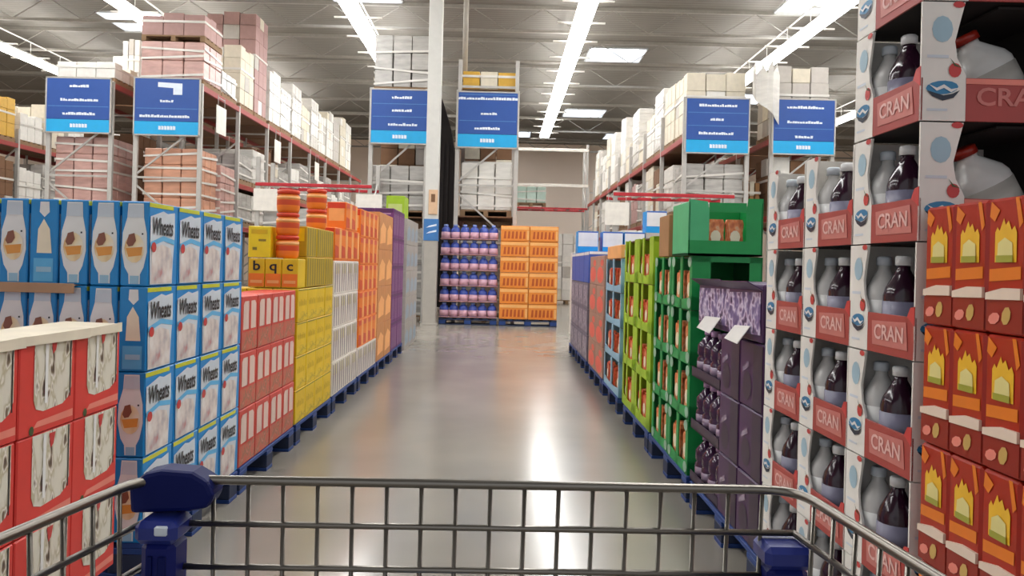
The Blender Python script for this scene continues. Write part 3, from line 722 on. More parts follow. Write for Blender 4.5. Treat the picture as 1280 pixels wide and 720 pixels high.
    g = stack(mk, -1, 4.32, 2, GW, .14, 4, GH, 'green shelf carton', 'open to the aisle', 'carton', 'green shelf cartons', .38, skip=())
    for (k, c, e), o in g.items():
        packs(o, GW, .38, 2, f'{layer_word(k, 4)}, {col_word(c, 2)}', 'snack pack print', 'orange_snack_pack', 0, cache, 'orange snack pack in green carton', 'orange snack packs', cart=False)
    # big top tray
    mb = MB(); root = empty('green_tray', (RX-.03, 4.3, .14+4*GH)); 
    mb.box(0, .40, 0, .40, 0, .01, 'green dark'); mb.box(0, .01, 0, .4, 0, .29, 'green light', .003); mb.box(.39, .4, 0, .4, 0, .29, 'green carton', .003); mb.box(0, .4, .39, .4, 0, .29, 'green carton', .003); mb.build('tray', root)
    mb = MB(); mb.slab([(0, 0, 0), (.4, 0, 0), (.4, 0, .08), (0, 0, .08)], (0, 1, 0), .008, 'green carton')
    mb.slab([(0, 0, .08), (.11, 0, .08), (.11, 0, .24), (.1, 0, .29), (0, 0, .30)], (0, 1, 0), .008, 'green light'); mb.slab([(.31, 0, .08), (.4, 0, .08), (.4, 0, .31), (.32, 0, .31), (.31, 0, .24)], (0, 1, 0), .008, 'green carton'); mb.slab([(.11, 0, .235), (.31, 0, .235), (.31, 0, .285), (.11, 0, .285)], (0, 1, 0), .008, 'green carton')
    mb.build('front_panel', root); tag(root, 'bright green open carton with two orange packs on top of the green stack', 'carton')
    for q in range(2):
        p = dup(cache['orange_snack_pack'], (RX-.03+.155+.105*q, 4.34, 1.345), f'orange snack pack in the topmost green carton, {["left", "right"][q]} one', 'orange snack packs', PI/2); p.scale = (.62, .62, .9)
    # brown cartons on the green far column
    for q in range(2):
        mb = MB(); mb.box(0, .17, 0, .3, 0, .26-.03*q, 'kraft board', .004); o = mb.build('brown_carton', loc=(RX+.0+.18*q, 4.95, .14+4*GH))
        mb = MB(); mb.box(.065, .105, -.002, .302, .258-.03*q, .262-.03*q, 'tan board'); mb.slab([(.065, -.001, .19-.03*q), (.105, -.001, .19-.03*q), (.105, -.001, .26-.03*q), (.065, -.001, .26-.03*q)], (0, -1, 0), .001, 'tan board'); mb.build('packing_tape', o)
        tag(o, f'plain brown carton behind the topmost green carton, {["left one at the aisle edge", "right one"][q]}', 'carton', 'brown cartons')
    # lime
    mk = make_open('lime_shelf_carton', 'lime carton', 'lime pale', 'dark kraft board', lambda w: ((0, .15 if w > .45 else .06), (w*.6, w*.6+.06), (w-.062, w-.002)), False)
    l = stack(mk, -1, 5.44, 2, .62, .14, 4, .335, 'lime green shelf carton', 'open to the aisle', 'carton', 'lime green shelf cartons', .36, nend=0)
    for (k, c, e), o in l.items():
        packs(o, .62, .36, 3, f'{layer_word(k, 4)}, {col_word(c, 2)}', 'red snack print', 'red_snack_pack', 0, cache, 'red snack pack in lime carton', 'red snack packs', cart=False)
    # pale blue posts stack
    mk = make_open('pale_blue_shelf_carton', 'sky post', 'sky post', 'dark kraft board', lambda w: ((w*.0, .05), (w*.5-.04, w*.5+.04), (w-.06, w-.002)), False)
    l = stack(mk, -1, 6.86, 1, 1.0, .14, 4, .3, 'pale blue shelf carton', 'beyond the lime cartons', 'carton', 'pale blue shelf cartons', .36)
    for (k, c, e), o in l.items():
        packs(o, 1.0, .36, 3, f'{layer_word(k, 4)}', 'red snack print', 'red_snack_pack', 0, cache, 'red snack pack in pale blue carton', 'red snack packs', cart=False)
    def make_top(s, w, h, dep):
        mb = MB(); body(mb, s, w, h, dep, 'orange pale'); root = mb.build('peach_carton'); mb = MB(); F = Face(mb, 'C', s, dep); F.rect(dep*.1, dep*.9, h*.1, h*.6, 'white ink'); F.rect(dep*.2, dep*.8, h*.2, h*.4, 'solid blue', 2); mb.build('end_panel', root); return root
    stack(make_top, -1, 6.9, 2, .45, 1.34, 1, .12, 'flat peach carton', 'on top of the pale blue cartons', 'carton', 'flat peach cartons', .3, nend=1)
    def make_spot(s, w, h, dep):
        mb = MB(); body(mb, s, w, h, dep, 'brown soft'); root = mb.build('spotted_carton'); mb = MB(); F = Face(mb, 'A', s, dep); F.oval(w*.5, h*.35, w*.42, h*.28, 'coral soft'); F.oval(w*.3, h*.75, w*.2, h*.12, 'coral soft'); F2 = Face(mb, 'C', s, dep); F2.rect(dep*.05, dep*.95, h*.1, h*.5, 'coral soft'); mb.build('printed_panel', root); return root
    stack(make_spot, -1, 8.0, 2, .64, .14, 4, .31, 'brown carton with coral spots', 'in the right row', 'carton', 'coral spotted cartons', .4)
    def make_slate(s, w, h, dep):
        mb = MB(); body(mb, s, w, h, dep, 'slate goods'); root = mb.build('slate_carton'); mb = MB(); F = Face(mb, 'A', s, dep); F.rect(w*.06, w*.94, h*.1, h*.9, 'mixed goods print'); mb.build('printed_panel', root); return root
    stack(make_slate, -1, 9.46, 4, .55, .14, 3, .31, 'slate grey carton', 'at the far right end', 'carton', 'slate grey cartons', .5)
    def make_solid(s, w, h, dep):
        mb = MB(); body(mb, s, w, h, dep, 'solid blue'); root = mb.build('blue_carton'); mb = MB(); F = Face(mb, 'A', s, dep); F.rect(.005, w-.005, h*.88, h*.97, 'white ink'); F2 = Face(mb, 'C', s, dep); F2.rect(.005, dep-.005, h*.9, h*.98, 'white ink'); mb.build('top_band', root); return root
    stack(make_solid, -1, 9.46, 4, .55, 1.07, 1, .38, 'solid blue carton', 'above the slate cartons', 'carton', 'solid blue cartons', .5)
    # white and blue cartons facing the cart at the far end
    spots = [(RX+.01, 11.0, 1.452), (RX+.35, 11.0, 1.452), (RX+.65, 11.0, 1.452), (RX+.95, 11.02, 1.752)]
    fl = ['leftmost of three', 'middle of three', 'rightmost of three', 'single one higher at right']
    for q, (x, y, z) in enumerate(spots):
        mb = MB(); mb.box(0, .28, 0, .3, 0, .30, 'box sky blue', .004); o = mb.build('white_blue_carton', loc=(x, y, z))
        mb = MB(); mb.slab([(.006, -.002, .09), (.274, -.002, .09), (.274, -.002, .28), (.006, -.002, .28)], (0, -1, 0), .001, 'white ink'); mb.slab([(.006, -.002, .28), (.274, -.002, .28), (.274, -.002, .297), (.006, -.002, .297)], (0, -1, 0), .001, 'solid blue'); mb.build('front_panel', o)
        tag(o, f'white carton with sky blue base above the blue cartons, {fl[q]}', 'carton', 'white and blue cartons')
    mb = MB(); mb.box(.0, .5, 0, .4, 0, .3, 'grey box', .004); tag(mb.build('grey_carton', loc=(RX+.945, 11.02, 1.452)), 'grey carton under the higher white and blue carton', 'carton')
    mb = MB(); mb.box(0, 1.0, 0, .6, 0, 1.305, 'grey wrap', .02); o = mb.build('wrapped_load', loc=(RX+.54, 11.0, .1425)); tag(o, 'grey wrapped load behind the slate cartons, far right end', 'load')
right_row()

# ------------------------------------------------------------------ far stacks
def far():
    # base pallets
    for x0, w in ((-1.28, 1.2), (-.03, 1.2)):
        o = make_pallet('wide_pallet', w, .41, 'pallet dark', 'pallet blue'); o.location = (x0+w/2, 16.6, 0)
        tag(o, 'dark blue pallet under the ' + ('blue jugs at the aisle end' if x0 < -1 else 'orange cartons at the aisle end'), 'pallet', 'pallets at the aisle end')
    jug = None; H = .325
    for k in range(6):
        mb = MB(); mb.box(0, 1.2, 0, .38, 0, .016, 'jug tray', .002); mb.box(0, 1.2, 0, .006, 0, .028, 'jug tray', .002)
        tag(mb.build('cardboard_tray', loc=(-1.28, 16.62, .141+k*H)), f'salmon cardboard tray holding a row of blue jugs, {layer_word(k, 6)}', 'tray', 'jug trays')
        for c in range(6):
            loc = (-1.28+.1+.2*c, 16.74, .141+k*H+.0165); lab = f'blue jug with pink label at the aisle end, {layer_word(k, 6)}, {["leftmost", "second from left", "third from left", "fourth from left", "fifth from left", "rightmost"][c]}'
            if jug is None:
                mb = MB(); mb.lathe([(.085, 0), (.095, .015), (.095, .15), (.092, .2), (.07, .235), (.04, .255), (.035, .262)], 'jug blue', seg=18); jug = mb.build('jug')
                mb = MB(); mb.lathe([(.0965, .02), (.0965, .145)], 'jug pink', seg=18); mb.build('label_band', jug)
                mb = MB(); mb.lathe([(.045, .258), (.045, .295), (.038, .303)], 'jug cap', seg=14); mb.build('cap', jug)
                tag(jug, lab, 'jug', 'blue jugs at the aisle end'); jug.location = loc
            else: dup(jug, loc, lab)
    oc = None
    for k in range(6):
        for c in range(2):
            loc = (-.03+.603*c, 16.62, .141+k*.325); lab = f'orange printed carton at the aisle end, {layer_word(k, 6)}, {["left", "right"][c]} one'
            if oc is None:
                mb = MB(); mb.box(0, .596, 0, .39, 0, .316, 'brand orange', .008); oc = mb.build('orange_carton')
                mb = MB(); mb.slab([(.01, -.002, .24), (.586, -.002, .24), (.586, -.002, .30), (.01, -.002, .30)], (0, -1, 0), .001, 'brand orange pale')
                for q in range(6): mb.slab([(.06+.08*q, -.002, .05), (.11+.08*q, -.002, .05), (.11+.08*q, -.002, .2), (.075+.08*q, -.002, .2)], (0, -1, 0), .001, 'brand orange deep')
                mb.slab([(.54, -.002, .03), (.585, -.002, .03), (.585, -.002, .22), (.54, -.002, .22)], (0, -1, 0), .001, 'brand orange pale'); mb.build('front_print', oc)
                tag(oc, lab, 'carton', 'orange cartons at the aisle end'); oc.location = loc
            else: dup(oc, loc, lab)
far()

# ------------------------------------------------------------------ racks
def rack(name, x0, x1, y0, y1, ztop, levels, label, bay=2.4, front_z=None, face=(True, True)):
    root = tag(empty(name, (x0, y0, 0)), label, 'rack', 'pallet racks')
    W = x1-x0; n = max(1, round((y1-y0)/bay))
    for k in range(n+1):
        y = k*bay
        mb = MB()
        for x in (0.0, W-.09): mb.box(x, x+.09, y, y+.08, 0, ztop, 'rack grey', .006); mb.box(x-.02, x+.11, y-.02, y+.1, 0, .012, 'rack grey')
        for z in (0.35, 2.95, ztop-.3): mb.bar((.05, y+.04, z), (W-.05, y+.04, z), .04, .04, 'rack grey')
        z = .4; up = True
        while z + 1.1 < ztop:
            a, b = (.05, W-.05) if up else (W-.05, .05)
            mb.bar((a, y+.04, z), (b, y+.04, z+1.1), .035, .035, 'rack grey'); z += 1.3; up = not up
        mb.build('upright_frame', root)
    for k in range(n):
        for z in levels:
            for fx in ((0.0,) if face[0] else ()) + ((W-.06,) if face[1] else ()):
                if k == 0 and z in (front_z or ()): continue
                mb = MB(); mb.box(fx, fx+.06, k*bay+.08, (k+1)*bay, z-.12, z, 'rack rust', .006); mb.build('beam', root)
    # solid deck boards per level as one part, closed to darken the rack interior
    for z in levels:
        mb = MB()
        for k in range(n):
            if k == 0 and z in (front_z or ()): continue
            mb.box(.05, W-.05, k*bay+.1, (k+1)*bay-.02, z-.025, z, 'dark kraft board')
        mb.build('deck', root)
    return root

LOADN = {}
def load(x0, w, y0, l, z, h, style, label, tiers=None):
    """one wrapped pallet load: wooden pallet, cartons, film"""
    root = tag(empty('pallet_load', (x0, y0, z+(.003 if z else 0))), label, 'load', 'pallet loads on the racks')
    mb = MB()
    for q in range(5): mb.box(0.0, w, q*(l-.12)/4, q*(l-.12)/4+.12, .1, .13, 'pallet wood')
    for x in (0, w/2-.05, w-.1): mb.box(x, x+.1, 0, l, 0.0, .1, 'pallet wood')
    mb.build('wooden_pallet', root)
    r = random.Random(int(x0*131+y0*977+z*53))
    mb = MB()
    wrap = style.endswith('wrap')
    nz = max(1, round((h-.13)/.38)); nx, ny = (3, 3); hz = (h-.13)/nz
    for k in range(nz):
        for i in range(nx):
            for j in range(ny):
                if 0 < i < nx-1 and 0 < j < ny-1 and k < nz-1: continue
                dh = -r.uniform(0, .12) if k == nz-1 and not wrap else 0
                a = r.uniform(0, .012)
                mb.box(i*w/nx+.004+a, (i+1)*w/nx-.004-a, j*l/ny+.004+a, (j+1)*l/ny-.004-a, .132+k*hz, .132+(k+1)*hz-.006+dh, style if r.random() < .8 or wrap else r.choice(['grey box', 'cream box', 'white box']), .015 if wrap else .006)
    mb.build('cartons', root)
    if wrap:
        mb = MB()
        for k in range(max(2, int(h/.3))):
            z0 = .2+k*.3+r.uniform(-.05, .05); t = r.uniform(-.12, .12)
            if z0+.12 > h: break
            for (p, q, nrm) in (((-.004, -.006, z0), (w+.004, -.006, z0+t), (0, -1, 0)), ((-.006, l, z0), (-.006, 0, z0+t), (-1, 0, 0)), ((w+.006, 0, z0), (w+.006, l, z0+t), (1, 0, 0))):
                mb.slab([p, q, (q[0], q[1], q[2]+.05), (p[0], p[1], p[2]+.04)], nrm, .003, 'white wrap')
        mb.build('stretch_film', root)
    else:
        mb = MB()
        z0 = .132 + (h-.132)*.55
        mb.box(-.006, w+.006, -.006, l+.006, z0, z0+.05, 'white wrap'); mb.build('strap', root)
    return root

def sign(x0, x1, z0, z1, y, label, bars, glare=False):
    W, Hh = x1-x0, z1-z0
    root = tag(empty('aisle_sign', (x0, y, z0)), label, 'sign', 'blue aisle signs on the rack ends')
    f = Hh*.235
    mb = MB(); mb.box(0, W, 0, .03, f, Hh, 'sign blue', .004); p = mb.build('blue_panel', root)
    mb = MB()
    for v in bars.get('lines', ()): mb.box(.03, W-.03, -.003, 0, f+(Hh-f)*v-.008, f+(Hh-f)*v+.008, 'sign line')
    mb.build('divider_line', p) if mb.ms else mb.bm.free()
    r = random.Random(int(x0*100))
    for (u0, u1, v) in bars['text']:
        mb = MB(); q = u0*W; zc = f+(Hh-f)*v
        while q < u1*W:
            ww = r.uniform(.035, .06); hh = r.uniform(.035, .06); sl = r.uniform(-.012, .012)
            mb.slab([(q, -.004, zc-.03), (q+ww, -.004, zc-.03), (q+ww+sl, -.004, zc-.03+hh), (q+sl, -.004, zc-.03+hh)], (0, -1, 0), .003, 'sign white'); q += ww+.008
        mb.build('lettering', p)
    if glare:
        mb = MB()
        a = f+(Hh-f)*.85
        mb.slab([(W*.36, -.004, a-.04), (W*.6, -.004, a-.06), (W*.6, -.004, a-.2), (W*.74, -.004, a-.2), (W*.74, -.004, a+.04), (W*.36, -.004, a+.06)], (0, -1, 0), .003, 'sign white')  # glare on the panel, built as a white angular shape
        mb.build('glare_mark', p)
    mb = MB(); mb.box(0, W, 0, .03, 0, f-.004, 'sign sky', .004); s2 = mb.build('sky_blue_footer', root)
    mb = MB(); q = W*.38
    while q < W*.62: mb.slab([(q, -.004, f*.35), (q+.05, -.004, f*.35), (q+.05, -.004, f*.62), (q, -.004, f*.65)], (0, -1, 0), .003, 'sign white'); q += .062
    mb.build('lettering', s2)
    mb = MB()
    for x in (-.03, W): mb.box(x, x+.03, -.005, .035, -.04, Hh+.03, 'rack grey', .003)
    mb.box(-.03, W+.03, -.005, .035, Hh, Hh+.03, 'rack grey', .003); mb.box(-.03, W+.03, -.005, .035, -.03, -.002, 'rack grey', .003); mb.build('frame', root)
    return root

def slot(k):
    'y of the k-th load place along a rack: two per bay, clear of the upright frames'
    return 17.05 + (k//2)*2.4 + .14 + (k % 2)*1.13
def warehouse():
    Y0 = 17.05
    R = [(-9.78, -8.36), (-7.92, -6.46), (-2.9, -1.62), (-1.05, .30), (3.80, 5.22), (5.65, 7.04)]
    names = ['leftmost grey pallet rack behind the far left blue sign', 'grey pallet rack with red beams behind the second blue sign from left', 'grey pallet rack end just left of the white column', 'grey pallet rack end behind the far blue jugs',
             'grey pallet rack with loads behind the green cartons at right', 'rightmost grey pallet rack behind the cranberry cartons']
    rack('pallet_rack', *R[0], Y0, 36.25, 4.98, (2.2, 4.95), names[0])
    rack('pallet_rack', *R[1], Y0, 36.25, 4.98, (2.05, 3.1, 4.95), names[1], front_z=(3.1,))
    rack('pallet_rack', *R[2], Y0, 26.65, 4.98, (2.25, 4.9), names[2])
    rack('pallet_rack', *R[3], Y0, 26.65, 4.98, (2.3, 4.9), names[3])
    rack('pallet_rack', *R[4], Y0, 36.25, 4.95, (2.45, 4.1), names[4])
    rack('pallet_rack', *R[5], Y0, 36.25, 4.95, (2.45, 4.1), names[5])
    # signs
    t3 = [(.36, .66, .82), (.22, .78, .48), (.26, .74, .14)]
    sign(-9.74, -8.40, 3.87, 5.0, 16.98, 'blue aisle sign farthest left with three short white lines', {'text': t3, 'lines': (.32,)})
    sign(-7.87, -6.51, 3.86, 5.04, 16.98, 'blue aisle sign below the pink wrapped load, white angular glare painted at top', {'text': [(.4, .58, .48), (.08, .86, .12)], 'lines': (.3,)}, True)
    sign(-2.845, -1.63, 3.80, 4.92, 16.98, 'blue aisle sign just left of the white column', {'text': [(.36, .7, .82), (.36, .7, .5), (.3, .76, .15)], 'lines': (.66, .34)})
    sign(-1.0, .26, 3.76, 4.91, 16.98, 'blue aisle sign right of the white column, yellow carton above', {'text': [(.0, .98, .86), (.38, .62, .5), (.28, .68, .14)], 'lines': (.95, .32)})
    sign(3.85, 5.17, 3.76, 4.90, 16.98, 'blue aisle sign with white wrapped load above, right of centre', {'text': [(.2, .78, .84), (.38, .6, .5), (.2, .72, .16)], 'lines': (.66, .34)})
    sign(5.70, 6.99, 3.78, 4.92, 16.98, 'blue aisle sign farthest right beside the cranberry cartons', {'text': [(.22, .78, .82), (.22, .78, .46), (.36, .62, .1)], 'lines': (.3,)})
    o = ORD
    # rack 2 (left, visible aisle face): top loads
    load(-7.86, 1.36, 17.2, 1.08, 4.95, .95, 'pink wrap', 'pink wrapped load directly above the second blue sign from left')
    load(-7.86, 1.36, 17.2, 1.08, 5.9, .62, 'rose box', 'pale rose box layer on top of the pink wrapped load')
    load(-7.8, 1.3, slot(1), 1.0, 4.95, .62, 'grey wrap', 'low silver wrapped load behind the pink one on the left top beam')
    load(-7.8, 1.3, slot(2), 1.05, 4.95, 1.6, 'cream box', 'cream carton load on the left top beam before the tall rose one')
    load(-7.8, 1.3, slot(3), 1.05, 4.95, 2.75, 'rose box', 'tall rose load rising above the left rack')
    L = [(22.65, 1.6, 'white box'), (23.95, 1.3, 'white wrap'), (25.25, 1.7, 'white wrap'), (26.6, 1.35, 'cream box'), (27.95, 1.75, 'white wrap'), (29.3, 1.5, 'white box'), (30.65, 1.85, 'white box'), (32.0, 1.75, 'grey box'), (33.4, 2.1, 'cream box'), (34.8, 2.0, 'white box')]
    for k, (y, h, st) in enumerate(L): load(-7.8, 1.32, slot(4+k), 1.06, 4.95, h, st, f'pale load on the left top beam, {o[k] if k else "first"} behind the tall rose load')
    # rack 2, first bay mid
    load(-7.75, 1.2, 17.2, 1.08, 2.05, 1.55, 'salmon wrap', 'salmon wrapped load below the second blue sign from left')
    load(-7.78, 1.3, slot(1), 1.0, 2.05, 1.35, 'pink wrap', 'pink wrapped load beside the salmon load in the left rack')
    M = ['grey wrap', 'white wrap', 'dark kraft board', 'grey wrap', 'white box', 'grey wrap', 'cream box', 'white wrap', 'grey wrap', 'white box', 'grey box', 'grey wrap', 'white wrap']
    for k in range(13): load(-7.8, 1.3, slot(2+k), 1.05, 3.1, .75+.5*((k*7) % 3)/2, M[k], f'load on the middle left beam, {o[k] if k else "nearest"} behind the first bay')
    for k in range(8): load(-7.8, 1.3, slot(2+k), 1.05, 2.05, .85, ['grey wrap', 'white wrap'][k % 2], f'low wrapped load on the lower left beam, {o[k] if k else "nearest"} behind the first bay')
    for k, (y, z) in enumerate(((17.75, 4.05), (22.3, 4.0), (27.1, 4.0))):
        mb = MB(); mb.box(-.015, 0, 0, .62, 0, .62, 'placard white', .003); o2 = mb.build('hanging_sign', loc=(-6.40, y, z))
        mb = MB(); mb.bar((-.007, .1, .62), (-.007, .1, 4.9-z), .012, .012, 'rack grey'); mb.bar((-.007, .52, .62), (-.007, .52, 4.9-z), .012, .012, 'rack grey'); mb.bar((-.007, .1, 4.85-z), (-.007, .52, 4.85-z), .012, .012, 'rack grey'); mb.bar((-.007, .31, 4.85-z), (-.055, .31, 4.85-z), .012, .012, 'rack grey'); mb.build('hook', o2)
        tag(o2, f'blank white card hanging under the left top beam, {["nearest", "middle", "farthest"][k]} of three', 'sign', 'white cards under the left top beam')
    # rack 1
    load(-9.66, 1.2, 17.2, 1.08, 2.2, 1.6, 'pink wrap', 'pink wrapped load below the leftmost blue sign')
    load(-9.66, 1.25, 17.2, 1.08, 4.95, .5, 'white box', 'low white load behind the top of the leftmost blue sign')
    load(-8.8, .4, slot(1), 1.05, 4.95, 1.3, 'white box', 'narrow white load right of the leftmost blue sign')
    for k in range(4): load(-9.66, 1.25, slot(2+k), 1.05, 4.95, [1.2, .9, 1.5, 1.1][k], ['white wrap', 'grey box', 'white box', 'cream box'][k], f'load on top of the leftmost rack, {o[k] if k else "nearest"} after the narrow white one')
    for k in range(4): load(-9.66, 1.25, slot(1+k), 1.05, 2.2, 1.9, ['dark kraft board', 'grey wrap', 'cream box', 'grey wrap'][k], f'load in the middle of the leftmost rack, {o[k] if k else "nearest"} behind the pink one')
    # farther left racks, one aisle over
    rack('pallet_rack', -14.3, -13.0, 19.0, 33.4, 4.6, (2.3, 4.2), 'far left pallet rack glimpsed at the left frame edge')
    for k in range(8): load(-14.25, 1.2, slot(k)+1.95, 1.05, 4.2, [1.0, 1.2, .9, 1.3, 1.1, .8, 1.2, 1.0][k], ['cream box', 'yellow box', 'white box', 'cream box', 'white wrap', 'grey box', 'white box', 'cream box'][k], f'load on top of the far left rack, {o[k] if k else "nearest"} along it')
    for k in range(8): load(-14.25, 1.2, slot(k)+1.95, 1.05, 2.3, 1.3+.2*(k % 2), ['grey wrap', 'dark kraft board', 'white box', 'grey wrap'][k % 4], f'load on the middle beam of the far left rack, {o[k] if k else "nearest"} along it')
    # rack 3 and 4 (centre)
    load(-2.84, 1.2, 17.2, 1.08, 4.9, 1.25, 'grey wrap', 'grey wrapped load above the blue sign left of the column')
    load(-2.84, 1.2, 17.2, 1.08, 2.25, 1.1, 'grey wrap', 'grey wrapped load in the rack below the sign left of the column')
    load(-2.84, 1.2, slot(1), 1.05, 2.25, 2.0, 'dark kraft board', 'dark brown load deep in the rack left of the column')
    load(-2.84, 1.2, 17.2, 1.08, 0, 2.0, 'grey wrap', 'grey wrapped load on the floor left of the column')
    load(-.94, 1.15, 17.2, 1.08, 4.9, .58, 'yellow box', 'yellow carton load above the blue sign right of the column')
    mb = MB()
    for x in (-1.02, .2): mb.box(x, x+.08, 17.06, 17.14, 4.98, 5.62, 'rack grey', .005)
    mb.box(-1.02, .28, 17.08, 17.12, 5.03, 5.08, 'rack grey'); tag(mb.build('rack_extension'), 'pale post extension framing the yellow carton load', 'rack post')
    load(-.92, 1.1, 17.2, 1.08, 2.3, 1.15, 'white wrap', 'silver white wrapped load above the blue jugs')
    load(-.92, 1.1, slot(1), 1.05, 2.3, 2.2, 'dark kraft board', 'dark brown load deep in the rack behind the blue jugs')
    load(-.92, 1.1, 17.75, 1.1, 0, 2.1, 'grey wrap', 'grey wrapped load on the floor behind the blue jugs')
    # dark slab painting the shade of the flue between the two centre racks
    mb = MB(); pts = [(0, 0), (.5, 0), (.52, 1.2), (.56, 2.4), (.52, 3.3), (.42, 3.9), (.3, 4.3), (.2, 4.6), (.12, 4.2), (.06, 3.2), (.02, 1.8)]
    mb.slab([(x, 0, z+.3) for x, z in pts], (0, 1, 0), .5, 'gap shade and tyre black')
    for q in range(3): mb.bar((.1+.13*q, -.02, .4), (.16+.1*q, -.02, 3.9), .05, .05, 'gap shade and tyre black')
    tag(mb.build('gap_shade_slab', loc=(-1.6, 17.6, 0)), 'dark shape painting the shade in the gap right of the white column', 'painted shade')
    # rack 5 (right)
    load(3.88, 1.28, 17.2, 1.08, 4.1, 1.45, 'cream box', 'large white cream load above and behind the sign right of centre')
    Rr = [(18.45, 1.45, 'cream box'), (19.75, 1.6, 'white wrap'), (21.05, 1.2, 'white box'), (22.4, .8, 'cream box'), (23.7, 1.8, 'white wrap'), (25.0, 1.0, 'cream box'), (26.3, 2.1, 'white box'), (27.6, 1.1, 'grey box'), (29.0, 2.0, 'white box'), (30.4, 2.0, 'cream box'), (31.8, 1.5, 'white box'), (33.2, 1.9, 'grey box'), (34.6, 2.0, 'white box')]
    for k, (y, h, st) in enumerate(Rr): load(3.86, 1.3, slot(1+k), 1.05, 4.1, h, st, f'pale load on the right top beam, {o[k] if k else "first"} behind the front one')
    load(3.9, 1.25, 17.2, 1.08, 2.45, 1.1, 'grey wrap', 'grey wrapped load below the sign right of centre')
    for k in range(13): load(3.86, 1.3, slot(1+k), 1.05, 2.45, 1.2+.15*(k % 3), ['white wrap', 'dark kraft board', 'cream box', 'grey wrap', 'rose box'][k % 5], f'load on the lower right beam, {o[k] if k else "first"} behind the front one')
    # film flap
    mb = MB()
    for k in range(6):
        x = k*.1; z = .02*math.sin(k*2.1)
        mb.slab([(x, .1*math.sin(k*1.3), -.1*k), (x+.1, .1*math.sin(k*1.3+1.3), -.1*(k+1)), (x+.1, .1*math.sin(k*1.3+1.3), .75-.16*(k % 3)), (x, .1*math.sin(k*1.3), .7-.12*((k+1) % 3))], (0, 1, 0), .01, 'white wrap')
    tag(mb.build('hanging_plastic_film', loc=(5.2, 16.86, 4.98)), 'torn white plastic film hanging from the load between right signs', 'film')
    # rack 6
    load(5.75, 1.2, 17.2, 1.08, 4.1, 1.6, 'grey box', 'grey tan load above the rightmost blue sign')
    load(5.75, 1.2, 17.2, 1.08, 2.45, 1.3, 'dark kraft board', 'brown load below the rightmost blue sign')
    load(5.26, .36, 17.5, 1.0, 2.393, .9, 'kraft board', 'small brown load in the gap between the right racks')
    load(5.26, .36, 17.5, 1.0, 0, 2.4, 'dark kraft board', 'dark brown load on the floor between the right racks')
    # ground loads visible beside the rows
    for k in range(5): load(3.9, 1.25, slot(k), 1.05, 0, 2.2, ['grey wrap', 'white wrap', 'grey wrap', 'cream box', 'grey wrap'][k], f'floor level load in the rack right of the aisle end, {o[k] if k else "nearest"} along it')
    # cross racks
    def cross(x0, x1, y, z, label, placards, zt, up2=None):
        root = tag(empty('cross_rack', (x0, y, 0)), label, 'rack', 'cross racks'); W = x1-x0
        for x in (0, W-.08):
            mb = MB(); mb.box(x, x+.08, 0, .07, 0, zt, 'rack grey', .005); mb.box(x, x+.08, 1.0, 1.07, 0, zt, 'rack grey', .005)
            for q in range(int(zt)): mb.bar((x+.04, .04, q+.2), (x+.04, 1.03, q+.9), .03, .03, 'rack grey')
            mb.build('upright_frame', root)
        for yy in (0, 1.01):
            mb = MB(); mb.box(0, W, yy-.02, yy+.04, z-.03, z+.035, 'rack red', .006); mb.build('beam', root)
        mb = MB()
        for q in range(6): mb.box(.1+q*(W-.3)/5, .2+q*(W-.3)/5, .04, .99, z+.01, z+.05, 'rack grey')
        mb.build('deck', root)
        if up2:
            for zz in up2: mb = MB(); mb.box(0, W, -.02, .04, zz-.05, zz+.05, 'placard white', .006); mb.build('tie_bar', root)
        for (a, b, c, d, lab) in placards:
            mb = MB(); mb.box(0, b-a, 0, .012, 0, d-c, 'placard white', .003); o2 = mb.build('price_sign', loc=(a, y-.05, c))
            mb = MB(); mb.bar((.06, .006, d-c), (.06, .006, z-.05-c), .01, .01, 'rack grey'); mb.bar((b-a-.06, .006, d-c), (b-a-.06, .006, z-.05-c), .01, .01, 'rack grey'); mb.bar((.06, .006, z-.06-c), (b-a-.06, .006, z-.06-c), .01, .01, 'rack grey'); mb.build('hook', o2)
            tag(o2, lab, 'price sign', 'white price signs')
    cross(-4.93, -2.62, 15.9, 2.75, 'single bay rack with red beam left of centre, above orange goods', [(-4.95, -4.48, 2.22, 2.66, 'blank white price sign under left end of the left red beam'), (-2.92, -2.4, 2.2, 2.6, 'blank white price sign under right end of the left red beam')], 3.3)
    cross(2.12, 4.45, 15.4, 2.68, 'single bay rack with red beam right of centre', [(1.96, 2.42, 2.08, 2.52, 'blank white price sign under left end of the right red beam')], 2.75)
    cross(.35, 2.85, 27.0, 3.22, 'distant rack with red beam between centre and right racks', [], 5.4, (5.2, 4.0))
    load(-4.8, 1.0, 16.0, .85, 0, 2.3, 'grey wrap', 'grey wrapped load under the left red beam, left one'); load(-3.72, 1.0, 16.0, .85, 0, 2.35, 'white wrap', 'white wrapped load under the left red beam, right one')
    load(2.3, 1.0, 15.5, .85, 0, 2.0, 'white wrap', 'white wrapped load under the right red beam, left one'); load(3.36, 1.0, 15.5, .85, 0, 2.2, 'grey wrap', 'grey wrapped load under the right red beam, right one')
    load(.45, 1.0, 27.1, .85, 3.269, .68, 'mint wrap', 'mint white load on the distant red beam'); load(.45, 1.15, 27.1, .85, 0, 2.6, 'cream box', 'cream load under the distant red beam, left one'); load(1.68, 1.1, 27.1, .85, 0, 2.4, 'white box', 'white load under the distant red beam, right one')
    # white end stack right of the orange cartons
    mb = MB(); 
    oc = None
